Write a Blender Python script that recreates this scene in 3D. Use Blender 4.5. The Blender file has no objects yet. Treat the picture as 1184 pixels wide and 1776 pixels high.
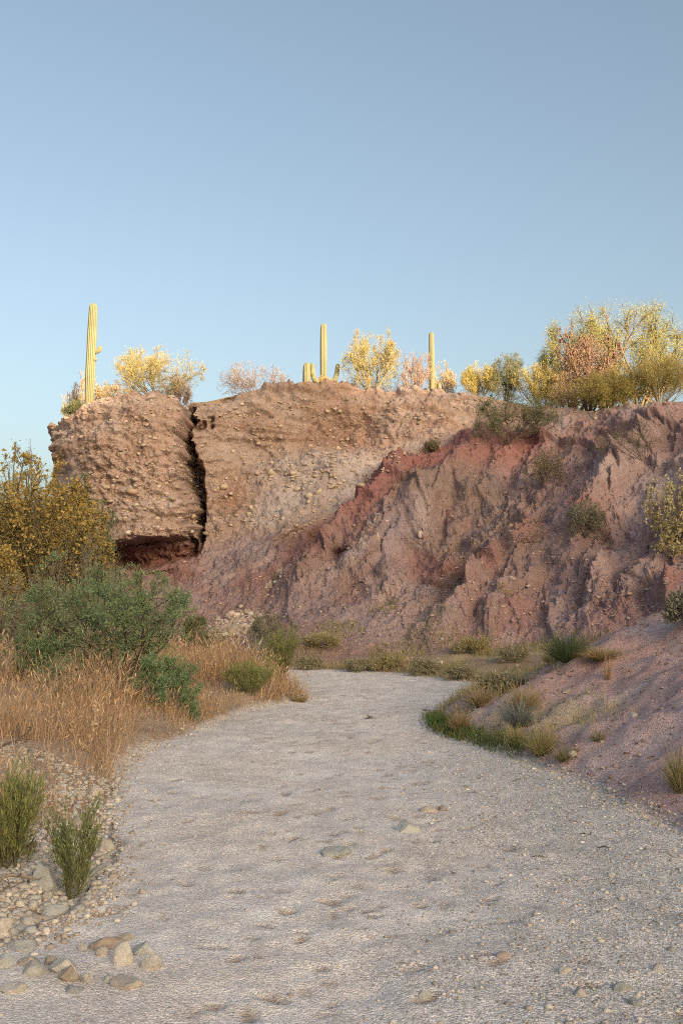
import bpy, math, random
import numpy as np
from mathutils import Vector
from mathutils.bvhtree import BVHTree

# ------------------------------------------------------------------ camera, sky, sun, exposure
SC = bpy.context.scene
COL = SC.collection
FPX = 1727.0                       # focal length in photograph pixels (35 mm lens)
EYE = 1.6
PITCH = math.atan((1040 - 888) / FPX)
cam_d = bpy.data.cameras.new('camera')
cam = bpy.data.objects.new('camera', cam_d)
COL.objects.link(cam)
cam_d.sensor_fit = 'VERTICAL'
cam_d.sensor_height = 36.0
cam_d.sensor_width = 24.0
cam_d.lens = FPX / 1776 * 36
cam_d.clip_start = 0.05
cam_d.clip_end = 5000
cam.location = (0, 0, EYE)
cam.rotation_euler = (math.pi / 2 + PITCH, 0, 0)
SC.camera = cam

SUN_EL = math.radians(12.0)
SUN_AZ = (0.5, -0.866)             # towards the sun: behind the camera and to the right
SUN_DIR = Vector((SUN_AZ[0] * math.cos(SUN_EL), SUN_AZ[1] * math.cos(SUN_EL), math.sin(SUN_EL)))
W = bpy.data.worlds.new("World")
SC.world = W
W.use_nodes = True
nt = W.node_tree
nt.nodes.clear()
sky = nt.nodes.new('ShaderNodeTexSky')
sky.sky_type = 'NISHITA'
sky.sun_disc = False
sky.sun_elevation = SUN_EL
sky.sun_rotation = math.atan2(SUN_AZ[0], SUN_AZ[1])
sky.altitude = 700
sky.air_density = 0.8
sky.dust_density = 10.0
sky.ozone_density = 0.8
# white balance of the camera: one gain per channel, the same over the whole sky
wb = nt.nodes.new('ShaderNodeVectorMath')
wb.operation = 'MULTIPLY'
wb.inputs[1].default_value = (0.905, 0.848, 0.715)
bg = nt.nodes.new('ShaderNodeBackground')
bg.inputs['Strength'].default_value = 0.15
wo = nt.nodes.new('ShaderNodeOutputWorld')
nt.links.new(sky.outputs[0], wb.inputs[0])
nt.links.new(wb.outputs[0], bg.inputs['Color'])
nt.links.new(bg.outputs[0], wo.inputs['Surface'])

sun_d = bpy.data.lights.new('sun', 'SUN')
sun_d.energy = 5.0
sun_d.angle = math.radians(0.35)
sun_d.color = (1.0, 0.75, 0.42)
sun = bpy.data.objects.new('sun', sun_d)
COL.objects.link(sun)
sun.rotation_euler = SUN_DIR.to_track_quat('Z', 'Y').to_euler()
sun.location = (30, -50, 40)

SC.view_settings.view_transform = 'Standard'
SC.view_settings.look = 'None'
SC.view_settings.gamma = 1
SC.view_settings.use_curve_mapping = False
SC.cycles.pixel_filter_type = 'BLACKMAN_HARRIS'
SC.cycles.filter_width = 1.0
SC.cycles.use_denoising = False      # keep the grain of the sand; the photograph is grainy too
SC.cycles.use_adaptive_sampling = False
SC.cycles.use_light_tree = False
SC.cycles.max_bounces = 6
SC.cycles.diffuse_bounces = 4
W.cycles.sampling_method = 'MANUAL'
W.cycles.sample_map_resolution = 1024
SC.view_settings.exposure = 1.46

# ------------------------------------------------------------------ numpy helpers
RNG = np.random.default_rng(11)
random.seed(5)
CP, SP = math.cos(PITCH), math.sin(PITCH)


def rays(px, py):
    """direction with forward (y) component 1, world axes"""
    u = (np.asarray(px, float) - 592) / FPX
    v = (888 - np.asarray(py, float)) / FPX
    fy = CP - SP * v
    fz = SP + CP * v
    return np.stack([u / fy, np.ones_like(fy), fz / fy], -1)


def at(px, py, depth):
    r = rays(px, py)
    return r * np.asarray(depth, float)[..., None] + np.array([0, 0, EYE])


def flat(px, py, z=0.0):
    r = rays(px, py)
    t = (z - EYE) / r[..., 2]
    return r * t[..., None] + np.array([0, 0, EYE])


def project(P):
    x, y, z = P[..., 0], P[..., 1], P[..., 2] - EYE
    f = y * CP + z * SP
    v = -y * SP + z * CP
    return 592 + FPX * x / f, 888 - FPX * v / f


def hash3(a, b, c, seed):
    h = (a.astype(np.int64) * 374761393 + b.astype(np.int64) * 668265263 + c.astype(np.int64) * 2147483647 + seed * 974711) & 0xffffffff
    h = ((h ^ (h >> 13)) * 1274126177) & 0xffffffff
    h = ((h ^ (h >> 16)) * 2246822519) & 0xffffffff
    return ((h ^ (h >> 15)) & 0xffffff) / float(0xffffff)


def vnoise(x, y, z, seed=0):
    xi, yi, zi = np.floor(x), np.floor(y), np.floor(z)
    fx, fy, fz = x - xi, y - yi, z - zi
    fx, fy, fz = [f * f * f * (f * (f * 6 - 15) + 10) for f in (fx, fy, fz)]
    out = 0
    for dx in (0, 1):
        wx = fx if dx else 1 - fx
        for dy in (0, 1):
            wy = fy if dy else 1 - fy
            for dz in (0, 1):
                wz = fz if dz else 1 - fz
                out = out + wx * wy * wz * hash3(xi + dx, yi + dy, zi + dz, seed)
    return out * 2 - 1


def fbm(x, y, z, octs=4, seed=0, gain=0.5, lac=2.03):
    a, s, n = 1.0, 0.0, 0.0
    for o in range(octs):
        s = s + a * vnoise(x, y, z, seed + o * 17)
        n += a
        a *= gain
        x, y, z = x * lac + 3.7, y * lac + 1.3, z * lac + 7.1
    return s / n


def ridged(x, y, z, octs=4, seed=0, gain=0.5, lac=2.05):
    a, s, n = 1.0, 0.0, 0.0
    for o in range(octs):
        s = s + a * (1 - 2 * np.abs(vnoise(x, y, z, seed + o * 17)))
        n += a
        a *= gain
        x, y, z = x * lac + 3.7, y * lac + 1.3, z * lac + 7.1
    return s / n


def worley2(x, y, seed=0):
    """distance to the nearest cell point, random value of the cell"""
    xi, yi = np.floor(x), np.floor(y)
    best = np.full(x.shape, 9.0)
    val = np.zeros(x.shape)
    zz = np.zeros_like(x)
    for dx in (-1, 0, 1):
        for dy in (-1, 0, 1):
            cx, cy = xi + dx, yi + dy
            jx = cx + hash3(cx, cy, zz, seed)
            jy = cy + hash3(cx, cy, zz, seed + 1)
            d = np.hypot(jx - x, jy - y)
            v = hash3(cx, cy, zz, seed + 2)
            m = d < best
            best = np.where(m, d, best)
            val = np.where(m, v, val)
    return best, val


def sst(a, b, x):
    t = np.clip((x - a) / (b - a), 0, 1)
    return t * t * (3 - 2 * t)


def norm(v):
    return v / np.maximum(np.linalg.norm(v, axis=-1, keepdims=True), 1e-9)


def seg_dist(px, py, poly, closed=False):
    """distance to a polyline, and parameter (index) of nearest place"""
    P = np.asarray(poly, float)
    Q = np.roll(P, -1, 0) if closed else P[1:]
    A = P if closed else P[:-1]
    best = np.full(px.shape, 1e9)
    par = np.zeros(px.shape)
    for i in range(len(A)):
        ax, ay = A[i]
        dx, dy = Q[i] - A[i]
        t = np.clip(((px - ax) * dx + (py - ay) * dy) / max(dx * dx + dy * dy, 1e-9), 0, 1)
        d = np.hypot(ax + t * dx - px, ay + t * dy - py)
        m = d < best
        best = np.where(m, d, best)
        par = np.where(m, i + t, par)
    return best, par


def inside(px, py, poly):
    P = np.asarray(poly, float)
    r = np.zeros(px.shape, bool)
    n = len(P)
    for i in range(n):
        x1, y1 = P[i]
        x2, y2 = P[(i + 1) % n]
        if y1 == y2:
            continue
        c = ((y1 > py) != (y2 > py)) & (px < (x2 - x1) * (py - y1) / (y2 - y1) + x1)
        r ^= c
    return r


# ------------------------------------------------------------------ mesh / object helpers
def mesh_np(name, V, faces, mat, col=None, smooth=False, alpha=None):
    """faces: list of int arrays (n,3) or (n,4)"""
    me = bpy.data.meshes.new(name)
    V = np.ascontiguousarray(V, np.float32)
    faces = [np.asarray(f, np.int32) for f in faces if len(f)]
    loops = np.concatenate([f.ravel() for f in faces])
    tot = np.concatenate([np.full(len(f), f.shape[1], np.int32) for f in faces])
    st = np.concatenate([[0], np.cumsum(tot)[:-1]]).astype(np.int32)
    me.vertices.add(len(V))
    me.vertices.foreach_set('co', V.ravel())
    me.loops.add(len(loops))
    me.loops.foreach_set('vertex_index', loops)
    me.polygons.add(len(tot))
    me.polygons.foreach_set('loop_start', st)
    me.polygons.foreach_set('loop_total', tot)
    if smooth:
        me.polygons.foreach_set('use_smooth', np.ones(len(tot), bool))
    if col is not None:
        c = np.ones((len(V), 4), np.float32)
        c[:, :3] = col
        if alpha is not None:
            c[:, 3] = alpha
        a = me.attributes.new('col', 'FLOAT_COLOR', 'POINT')
        a.data.foreach_set('color', c.ravel())
    me.materials.append(mat)
    me.update(calc_edges=True)
    return me


def link(name, me, parent=None, loc=None):
    o = bpy.data.objects.new(name, me)
    COL.objects.link(o)
    if parent is not None:
        o.parent = parent
    if loc is not None:
        o.location = loc
    return o


def thing(name, label, cat, loc, group=None, rz=0.0):
    o = bpy.data.objects.new(name, None)
    COL.objects.link(o)
    o.empty_display_size = 0.1
    o.location = loc
    o.rotation_euler.z = rz
    return tag(o, label, cat, group)


def tag(o, label=None, cat=None, group=None, kind=None):
    if label:
        o['label'] = label
    if cat:
        o['category'] = cat
    if group:
        o['group'] = group
    if kind:
        o['kind'] = kind
    return o


def grid_faces(nu, nv):
    i = np.arange(nu - 1)[:, None] * nv + np.arange(nv - 1)[None]
    i = i.ravel()
    return np.stack([i, i + nv, i + nv + 1, i + 1], 1)


class Buf:
    """collects vertices, faces and colours for one mesh"""

    def __init__(s):
        s.V, s.F, s.C, s.n = [], {3: [], 4: []}, [], 0

    def add(s, V, F, C):
        V = np.asarray(V, float).reshape(-1, 3)
        C = np.broadcast_to(np.asarray(C, float), V.shape)
        for f in (F if isinstance(F, list) else [F]):
            if len(f):
                s.F[f.shape[1]].append(f + s.n)
        s.V.append(V)
        s.C.append(C)
        s.n += len(V)

    def mesh(s, name, mat, smooth=False):
        fs = [np.concatenate(v) for v in s.F.values() if v]
        return mesh_np(name, np.concatenate(s.V), fs, mat, np.concatenate(s.C), smooth)


def tubes(P, R, S=3):
    """P (N,K,3) polylines, R (N,K) radii -> verts, quads"""
    N, K = P.shape[:2]
    T = norm(np.gradient(P, axis=1))
    ref = np.where(np.abs(T[..., 2:3]) > 0.9, np.array([1.0, 0, 0]), np.array([0, 0, 1.0]))
    A = norm(np.cross(T, ref))
    B = np.cross(T, A)
    th = np.arange(S) / S * 2 * np.pi
    V = P[:, :, None] + R[:, :, None, None] * (A[:, :, None] * np.cos(th)[None, None, :, None] + B[:, :, None] * np.sin(th)[None, None, :, None])
    b = (np.arange(N)[:, None, None] * K + np.arange(K - 1)[None, :, None]) * S
    j = np.arange(S)[None, None]
    j2 = (j + 1) % S
    F = np.stack([b + j, b + j2, b + S + j2, b + S + j], -1).reshape(-1, 4)
    return V.reshape(-1, 3), F


def ribbons(P, Wd, rng):
    """P (N,K,3), Wd (N,K) half widths"""
    N, K = P.shape[:2]
    a = rng.uniform(0, 2 * np.pi, N)
    side = np.stack([np.cos(a), np.sin(a), np.zeros(N)], -1)[:, None]
    V = np.stack([P - side * Wd[..., None], P + side * Wd[..., None]], 2)
    b = (np.arange(N)[:, None] * K + np.arange(K - 1)[None]) * 2
    F = np.stack([b, b + 1, b + 3, b + 2], -1).reshape(-1, 4)
    return V.reshape(-1, 3), F


def leaves(pos, ax, ln, wd, rng):
    """diamond leaves: pos (N,3), ax (N,3) unit, ln, wd (N,)"""
    N = len(pos)
    sd = norm(np.cross(ax, rng.normal(0, 1, (N, 3))))
    l, w = ln[:, None], wd[:, None]
    V = np.stack([pos, pos + ax * l * 0.45 + sd * w, pos + ax * l, pos + ax * l * 0.45 - sd * w], 1)
    F = np.arange(N * 4).reshape(N, 4)
    return V.reshape(-1, 3), F


def grow(rng, start, d, L, K, curl, bias):
    N = len(start)
    P = [start]
    st = (L / (K - 1))[:, None]
    for k in range(1, K):
        d = norm(d + rng.normal(0, curl, (N, 3)) + bias)
        P.append(P[-1] + d * st)
    return np.stack(P, 1)


def sprout(rng, P, L, n, ratio, spread, t0=0.25, t1=1.0):
    N, K = P.shape[:2]
    idx = np.repeat(np.arange(N), n)
    t = rng.uniform(t0, t1, len(idx)) * (K - 1)
    i = np.minimum(t.astype(int), K - 2)
    f = (t - i)[:, None]
    a, b = P[idx, i], P[idx, i + 1]
    pos = a + (b - a) * f
    d = norm(norm(b - a) + rng.normal(0, spread, pos.shape))
    ln = L[idx] * ratio * rng.uniform(0.5, 1.2, len(idx)) * (1.2 - 0.5 * t / (K - 1))
    return pos, d, ln, idx, t / (K - 1)


def pick(rng, cols, n, jit=0.18):
    c = np.asarray(cols, float)[rng.integers(0, len(cols), n)]
    return c * rng.uniform(1 - jit, 1 + jit, (n, 1))


# ------------------------------------------------------------------ materials
def nd(t, kind, **kw):
    n = t.nodes.new(kind)
    for k, v in kw.items():
        setattr(n, k, v)
    return n


def new_mat(name):
    m = bpy.data.materials.new(name)
    m.use_nodes = True
    t = m.node_tree
    t.nodes.clear()
    o = nd(t, 'ShaderNodeOutputMaterial')
    p = nd(t, 'ShaderNodeBsdfPrincipled')
    p.inputs['Roughness'].default_value = 0.9
    p.inputs['Specular IOR Level'].default_value = 0.15
    t.links.new(p.outputs[0], o.inputs['Surface'])
    return m, t, p, o


def scaled(t, col_socket, fac_socket, lo, hi):
    """colour * remap(fac)"""
    mr = nd(t, 'ShaderNodeMapRange')
    mr.inputs['To Min'].default_value = lo
    mr.inputs['To Max'].default_value = hi
    t.links.new(fac_socket, mr.inputs['Value'])
    vm = nd(t, 'ShaderNodeVectorMath', operation='SCALE')
    t.links.new(col_socket, vm.inputs[0])
    t.links.new(mr.outputs[0], vm.inputs['Scale'])
    return vm.outputs[0]


def noise_node(t, scale, detail=4, rough=0.6, vec=None):
    n = nd(t, 'ShaderNodeTexNoise')
    n.inputs['Scale'].default_value = scale
    n.inputs['Detail'].default_value = detail
    n.inputs['Roughness'].default_value = rough
    if vec is not None:
        t.links.new(vec, n.inputs['Vector'])
    return n


def leaf_mat(name, trans=0.3, rough=0.7):
    m, t, p, o = new_mat(name)
    a = nd(t, 'ShaderNodeAttribute', attribute_name='col')
    t.links.new(a.outputs['Color'], p.inputs['Base Color'])
    p.inputs['Roughness'].default_value = rough
    tr = nd(t, 'ShaderNodeBsdfTranslucent')
    t.links.new(a.outputs['Color'], tr.inputs['Color'])
    mx = nd(t, 'ShaderNodeMixShader')
    mx.inputs[0].default_value = trans
    t.links.new(p.outputs[0], mx.inputs[1])
    t.links.new(tr.outputs[0], mx.inputs[2])
    t.links.new(mx.outputs[0], o.inputs['Surface'])
    return m


def attr_mat(name, nscale=20, amp=0.25, bump=0.01, bscale=30):
    m, t, p, o = new_mat(name)
    a = nd(t, 'ShaderNodeAttribute', attribute_name='col')
    tc = nd(t, 'ShaderNodeTexCoord')
    n = noise_node(t, nscale, 5, 0.65, tc.outputs['Object'])
    c = scaled(t, a.outputs['Color'], n.outputs['Fac'], 1 - amp * 1.6, 1 + amp * 1.6)
    t.links.new(c, p.inputs['Base Color'])
    if bump:
        n2 = noise_node(t, bscale, 6, 0.7, tc.outputs['Object'])
        b = nd(t, 'ShaderNodeBump')
        b.inputs['Distance'].default_value = bump
        b.inputs['Strength'].default_value = 1.0
        t.links.new(n2.outputs['Fac'], b.inputs['Height'])
        t.links.new(b.outputs[0], p.inputs['Normal'])
    return m


M_LEAF = leaf_mat('leaf')
M_GRASS = leaf_mat('dry_grass_blade', 0.25, 0.8)
M_BARK = attr_mat('bark', 25, 0.25, 0.006, 60)
M_CACTUS = attr_mat('cactus_skin', 12, 0.12, 0.004, 40)


def ground_mat():
    m, t, p, o = new_mat('sand_and_earth')
    a = nd(t, 'ShaderNodeAttribute', attribute_name='col')
    tc = nd(t, 'ShaderNodeTexCoord')
    v = nd(t, 'ShaderNodeTexVoronoi')
    v.inputs['Scale'].default_value = 95
    t.links.new(tc.outputs['Object'], v.inputs['Vector'])
    sep = nd(t, 'ShaderNodeSeparateColor')
    t.links.new(v.outputs['Color'], sep.inputs[0])
    v2 = nd(t, 'ShaderNodeTexVoronoi')
    v2.inputs['Scale'].default_value = 210
    t.links.new(tc.outputs['Object'], v2.inputs['Vector'])
    sep2 = nd(t, 'ShaderNodeSeparateColor')
    t.links.new(v2.outputs['Color'], sep2.inputs[0])
    c = scaled(t, a.outputs['Color'], sep.outputs[0], 0.52, 1.30)
    c = scaled(t, c, sep2.outputs[1], 0.74, 1.22)
    v3 = nd(t, 'ShaderNodeTexVoronoi')
    v3.inputs['Scale'].default_value = 340
    t.links.new(tc.outputs['Object'], v3.inputs['Vector'])
    sep3 = nd(t, 'ShaderNodeSeparateColor')
    t.links.new(v3.outputs['Color'], sep3.inputs[0])
    cf_ = scaled(t, a.outputs['Color'], sep3.outputs[0], 0.80, 1.12)
    mxg = nd(t, 'ShaderNodeMix', data_type='RGBA')
    t.links.new(a.outputs['Alpha'], mxg.inputs['Factor'])
    t.links.new(cf_, mxg.inputs['A'])
    t.links.new(c, mxg.inputs['B'])
    c = mxg.outputs['Result']
    n = noise_node(t, 5, 6, 0.65, tc.outputs['Object'])
    c = scaled(t, c, n.outputs['Fac'], 0.78, 1.22)
    nm = noise_node(t, 34, 4, 0.75, tc.outputs['Object'])
    c = scaled(t, c, nm.outputs['Fac'], 0.68, 1.32)
    t.links.new(c, p.inputs['Base Color'])
    # relief: grains and small lumps
    n2 = noise_node(t, 38, 5, 0.7, tc.outputs['Object'])
    ad = nd(t, 'ShaderNodeMath', operation='MULTIPLY_ADD')
    ad.inputs[1].default_value = -0.55
    t.links.new(v.outputs['Distance'], ad.inputs[0])
    t.links.new(n2.outputs['Fac'], ad.inputs[2])
    b = nd(t, 'ShaderNodeBump')
    b.inputs['Distance'].default_value = 0.011
    b.inputs['Strength'].default_value = 1.0
    t.links.new(ad.outputs[0], b.inputs['Height'])
    t.links.new(b.outputs[0], p.inputs['Normal'])
    p.inputs['Roughness'].default_value = 0.95
    return m


def cliff_mat():
    m, t, p, o = new_mat('cliff_sediment')
    a = nd(t, 'ShaderNodeAttribute', attribute_name='col')
    tc = nd(t, 'ShaderNodeTexCoord')
    n1 = noise_node(t, 2.6, 8, 0.7, tc.outputs['Object'])
    c = scaled(t, a.outputs['Color'], n1.outputs['Fac'], 0.66, 1.34)
    n2 = noise_node(t, 14, 6, 0.72, tc.outputs['Object'])
    c = scaled(t, c, n2.outputs['Fac'], 0.55, 1.45)
    t.links.new(c, p.inputs['Base Color'])
    n3 = noise_node(t, 7, 9, 0.78, tc.outputs['Object'])
    b = nd(t, 'ShaderNodeBump')
    b.inputs['Distance'].default_value = 0.12
    b.inputs['Strength'].default_value = 1.0
    t.links.new(n3.outputs['Fac'], b.inputs['Height'])
    t.links.new(b.outputs[0], p.inputs['Normal'])
    p.inputs['Roughness'].default_value = 1.0
    p.inputs['Specular IOR Level'].default_value = 0.05
    return m


def rock_mat():
    m, t, p, o = new_mat('river_rock')
    oi = nd(t, 'ShaderNodeObjectInfo')
    tc = nd(t, 'ShaderNodeTexCoord')
    add = nd(t, 'ShaderNodeVectorMath', operation='ADD')
    t.links.new(tc.outputs['Object'], add.inputs[0])
    cmb = nd(t, 'ShaderNodeVectorMath', operation='SCALE')
    cmb.inputs[0].default_value = (31, 17, 53)
    t.links.new(oi.outputs['Random'], cmb.inputs['Scale'])
    t.links.new(cmb.outputs[0], add.inputs[1])
    n1 = noise_node(t, 2.2, 6, 0.7, add.outputs[0])
    c = scaled(t, oi.outputs['Color'], n1.outputs['Fac'], 0.25, 1.75)
    n2 = noise_node(t, 12, 6, 0.75, add.outputs[0])
    c = scaled(t, c, n2.outputs['Fac'], 0.66, 1.34)
    t.links.new(c, p.inputs['Base Color'])
    b = nd(t, 'ShaderNodeBump')
    b.inputs['Distance'].default_value = 0.012
    b.inputs['Strength'].default_value = 0.8
    t.links.new(n2.outputs['Fac'], b.inputs['Height'])
    t.links.new(b.outputs[0], p.inputs['Normal'])
    p.inputs['Roughness'].default_value = 0.8
    return m


M_GROUND, M_CLIFF, M_ROCK = ground_mat(), cliff_mat(), rock_mat()
M_PEBBLE = attr_mat('pebble', 60, 0.2, 0.0)

# ------------------------------------------------------------------ ground
wash_px = [(-1500, 1776), (-330, 1745), (0, 1642), (55, 1612), (110, 1594), (160, 1572), (186, 1525), (196, 1470), (206, 1400), (196, 1345),
           (202, 1325), (235, 1308), (330, 1268), (420, 1232), (500, 1217), (535, 1211), (505, 1192), (470, 1175), (400, 1168),
           (250, 1163), (-200, 1156), (-200, 1138), (250, 1144), (400, 1152), (505, 1158), (600, 1163), (700, 1169), (790, 1180), (832, 1187),
           (800, 1208), (765, 1228), (745, 1248), (765, 1270), (840, 1297), (920, 1322), (1000, 1352), (1060, 1382), (1110, 1408), (1184, 1443),
           (1500, 1600), (2000, 1776)]
_wp = flat(np.array([p[0] for p in wash_px]), np.array([p[1] for p in wash_px]))[:, :2]
WASH = [tuple(p) for p in _wp] + [(6.5, -12), (5, -60), (-9, -60), (-7, -12)]

SUNQ = (0.866, 0.5)


def wash_sd(x, y):
    """signed distance to the wash edge, positive outside it"""
    d, _ = seg_dist(x, y, WASH, True)
    wob = 0.10 * fbm(x * 1.6, y * 1.6, x * 0, 3, 77) + 0.05 * fbm(x * 6, y * 6, x * 0, 3, 78)
    return np.where(inside(x, y, WASH), -d, d) + wob * sst(2.5, 6, y)


def zones(x, y):
    yfar = np.interp(x, [-15, -2.5, -1, 2, 3, 8, 14], [23.4, 23.2, 22, 19.8, 17.6, 16, 15])
    far = sst(yfar - 1.0, yfar + 1.0, y)
    right = np.where(x > 0.4 + 0.02 * np.maximum(y - 8, 0), 1.0, 0.0) * (1 - far)
    left = (1 - right) * (1 - far)
    return left, right, far


FOOT = []
_fr = np.random.default_rng(3)
for _i in range(300):
    fy = 4.0 + 13 * _fr.random() ** 1.3
    fx = _fr.normal(-0.12, 0.55 + 0.02 * fy) + 0.03 * (fy - 4)
    FOOT.append((fx, fy, _fr.uniform(0.035, 0.10), _fr.uniform(0.025, 0.055), _fr.uniform(0, 3.14), _fr.uniform(0.007, 0.019)))


def foot(x, y):
    h = np.zeros_like(x)
    for fx, fy, a, b, r, dp in FOOT:
        m = (np.abs(x - fx) < 3 * a) & (np.abs(y - fy) < 3 * a)
        if not m.any():
            continue
        dx, dy = x[m] - fx, y[m] - fy
        u = (dx * math.cos(r) + dy * math.sin(r)) / a
        v = (-dx * math.sin(r) + dy * math.cos(r)) / b
        q = np.sqrt(u * u + v * v)
        h[m] += dp * (-np.exp(-(q / 0.8) ** 4) + 0.22 * np.exp(-((q - 1.4) / 0.4) ** 2))
    return h


def ground_z(x, y, fine=True):
    d = wash_sd(x, y)
    dp = np.maximum(d, 0)
    l, r, f = zones(x, y)
    zl = (0.30 * (1 - np.exp(-dp / 0.7)) + 0.045 * np.minimum(dp, 14)) * sst(6.0, 9.5, y) + 0.04 * (1 - sst(6.0, 9.5, y)) * sst(0.2, 1.5, dp) - 0.05 * sst(0, .05, dp) * (1 - sst(.1, .5, dp)) * (1 - sst(7, 8, y))
    zr = 0.47 * np.minimum(dp, 4.0) + 0.30 * np.clip(dp - 4.0, 0, 9)
    zr = zr * (1 - 0.80 * sst(12.6, 17.0, y)) * sst(-14, 4, y)
    zf = 0.13 * np.minimum(dp, 9)
    z = l * zl + r * zr + f * zf
    # the hill behind the camera whose shadow fills the wash
    dd = SUN_AZ[0] * x + SUN_AZ[1] * y
    q = SUNQ[0] * x + SUNQ[1] * y
    tn = math.tan(SUN_EL)
    H = np.interp(q, [-90, -30, 0, 5.5, 11, 18.5, 25.7, 45, 110], [30, 40, 4.2 + 244 * tn, 5.2 + 244.5 * tn, 9.0 + 255 * tn, 8.8 + 252 * tn, 7.75 + 244 * tn, 7.3 + 242 * tn, 40])
    z = z + H * sst(70, 220, dd) * (1 - 0.6 * sst(230, 520, dd))
    big = sst(10, 60, np.abs(dd) + 0 * x) * sst(25, 50, np.abs(x) + np.maximum(-y, 0))
    z = z + big * 0.9 * fbm(x * 0.06, y * 0.06, x * 0, 3, 5)
    if fine:
        out = sst(0.0, 0.5, d)
        near = 1 - sst(30, 60, np.hypot(x, y))
        z = z + near * (out * 0.10 * fbm(x * 0.9, y * 0.9, x * 0, 4, 21) + (0.015 + 0.02 * out) * fbm(x * 2.2, y * 2.2, x * 0, 4, 31) + out * r * (0.16 * ridged(x * 0.55 + y * 0.3, y * 0.5 - x * 0.2, x * 0, 5, 61) + 0.05 * fbm(x * 5, y * 5, x * 0, 4, 62)))
        inw = 1 - sst(-0.3, 0.1, d)
        z = z + inw * (foot(x, y) + (0.006 + 0.012 * sst(-0.2, 0.4, fbm(x * 0.9, y * 0.5, x * 0, 3, 44))) * fbm(x * 7, y * 7, x * 0, 4, 41, 0.6) + 0.02 * fbm(x * 0.7, y * 0.5, x * 0, 2, 43))
    return z


def graded(core0, core1, step, g_lo, lo, g_hi, hi):
    a = list(np.arange(core0, core1, step))
    s, x = step, a[-1]
    while x < hi:
        s *= g_hi
        x += s
        a.append(x)
    s, x, b = step, core0, []
    while x > lo:
        s *= g_lo
        x -= s
        b.append(x)
    return np.array(b[::-1] + a)


gx = graded(-2.5, 2.9, 0.03, 1.04, -1800, 1.036, 1800)
yy = [3.0]
while yy[-1] < 26:
    yy.append(yy[-1] * 1.0068)
gy = np.concatenate([graded(0, 3.0, 0.08, 1.07, -700, 1, 0)[:-1], yy])
s, y = 0.2, gy[-1]
ext = []
while y < 2500:
    s *= 1.06
    y += s
    ext.append(y)
gy = np.concatenate([gy, ext])
X, Y = np.meshgrid(gx, gy, indexing='ij')
Xf, Yf = X.ravel(), Y.ravel()
Zf = ground_z(Xf, Yf)
GV = np.stack([Xf, Yf, Zf], 1)
# pigment of the ground, with shade painted into the footprints
gd = wash_sd(Xf, Yf)
gl, gr, gf = zones(Xf, Yf)
n_a = fbm(Xf * 0.5, Yf * 0.5, Xf * 0, 4, 91)
n_b = fbm(Xf * 2.5, Yf * 2.5, Xf * 0, 4, 92)
n_c = fbm(Xf * 1.1, Yf * 1.1, Xf * 0, 4, 93)


def mixc(a, b, t):
    return np.asarray(a) * (1 - t[:, None]) + np.asarray(b) * t[:, None]


sand_pink = np.array([0.68, 0.645, 0.635])
sand_grey = np.array([0.65, 0.63, 0.635])
c_sand = mixc(sand_pink, sand_grey, sst(-0.4, 1.5, Xf - 0.05 * (Yf - 4) + 0.5 * n_a))
grav = np.clip(sst(-0.1, 1.4, Xf + 0.9 * n_a + 0.3 * n_b - 0.05 * (Yf - 4)) * (1 - 0.6 * sst(8, 13, Yf)) + 0.45 * sst(0.1, 0.45, n_c), 0, 1)
c_sand = mixc(c_sand, np.array([0.49, 0.475, 0.475]), grav * 0.8)
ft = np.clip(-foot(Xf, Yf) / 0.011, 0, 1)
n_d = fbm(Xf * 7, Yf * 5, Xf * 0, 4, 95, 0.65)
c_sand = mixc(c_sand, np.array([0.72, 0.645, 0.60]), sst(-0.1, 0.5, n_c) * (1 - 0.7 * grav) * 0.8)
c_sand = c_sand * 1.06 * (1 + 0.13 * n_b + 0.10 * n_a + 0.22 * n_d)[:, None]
c_sand = mixc(c_sand, np.array([0.38, 0.30, 0.245]), ft * 0.8)  # damp brown footprint hollows, darkened further to put shade into the colour
c_left = mixc(np.array([0.33, 0.245, 0.185]), np.array([0.43, 0.35, 0.29]), sst(-0.4, 0.5, n_c))
c_right = mixc(np.array([0.31, 0.215, 0.195]), np.array([0.38, 0.29, 0.265]), sst(-0.4, 0.4, n_c))
c_right = mixc(c_right, np.array([0.29, 0.165, 0.14]), sst(0.1, 0.5, n_a) * 0.7)
c_right = mixc(c_right, np.array([0.42, 0.345, 0.32]), sst(0.1, 0.5, n_b) * 0.4)
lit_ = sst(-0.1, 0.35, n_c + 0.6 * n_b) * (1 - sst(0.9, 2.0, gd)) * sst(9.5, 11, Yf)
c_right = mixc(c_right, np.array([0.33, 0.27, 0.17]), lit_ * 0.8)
c_far = mixc(np.array([0.28, 0.205, 0.165]), np.array([0.33, 0.265, 0.175]), sst(-0.3, 0.4, n_c))
c_out = c_left * gl[:, None] + c_right * np.array([1.42, 1.42, 1.55]) * gr[:, None] + c_far * 1.15 * gf[:, None]
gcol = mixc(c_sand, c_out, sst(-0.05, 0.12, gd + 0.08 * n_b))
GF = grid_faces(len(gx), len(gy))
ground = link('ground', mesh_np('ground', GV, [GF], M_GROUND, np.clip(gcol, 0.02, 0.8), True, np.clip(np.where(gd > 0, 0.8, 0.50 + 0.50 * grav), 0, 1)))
tag(ground, kind='structure')

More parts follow.
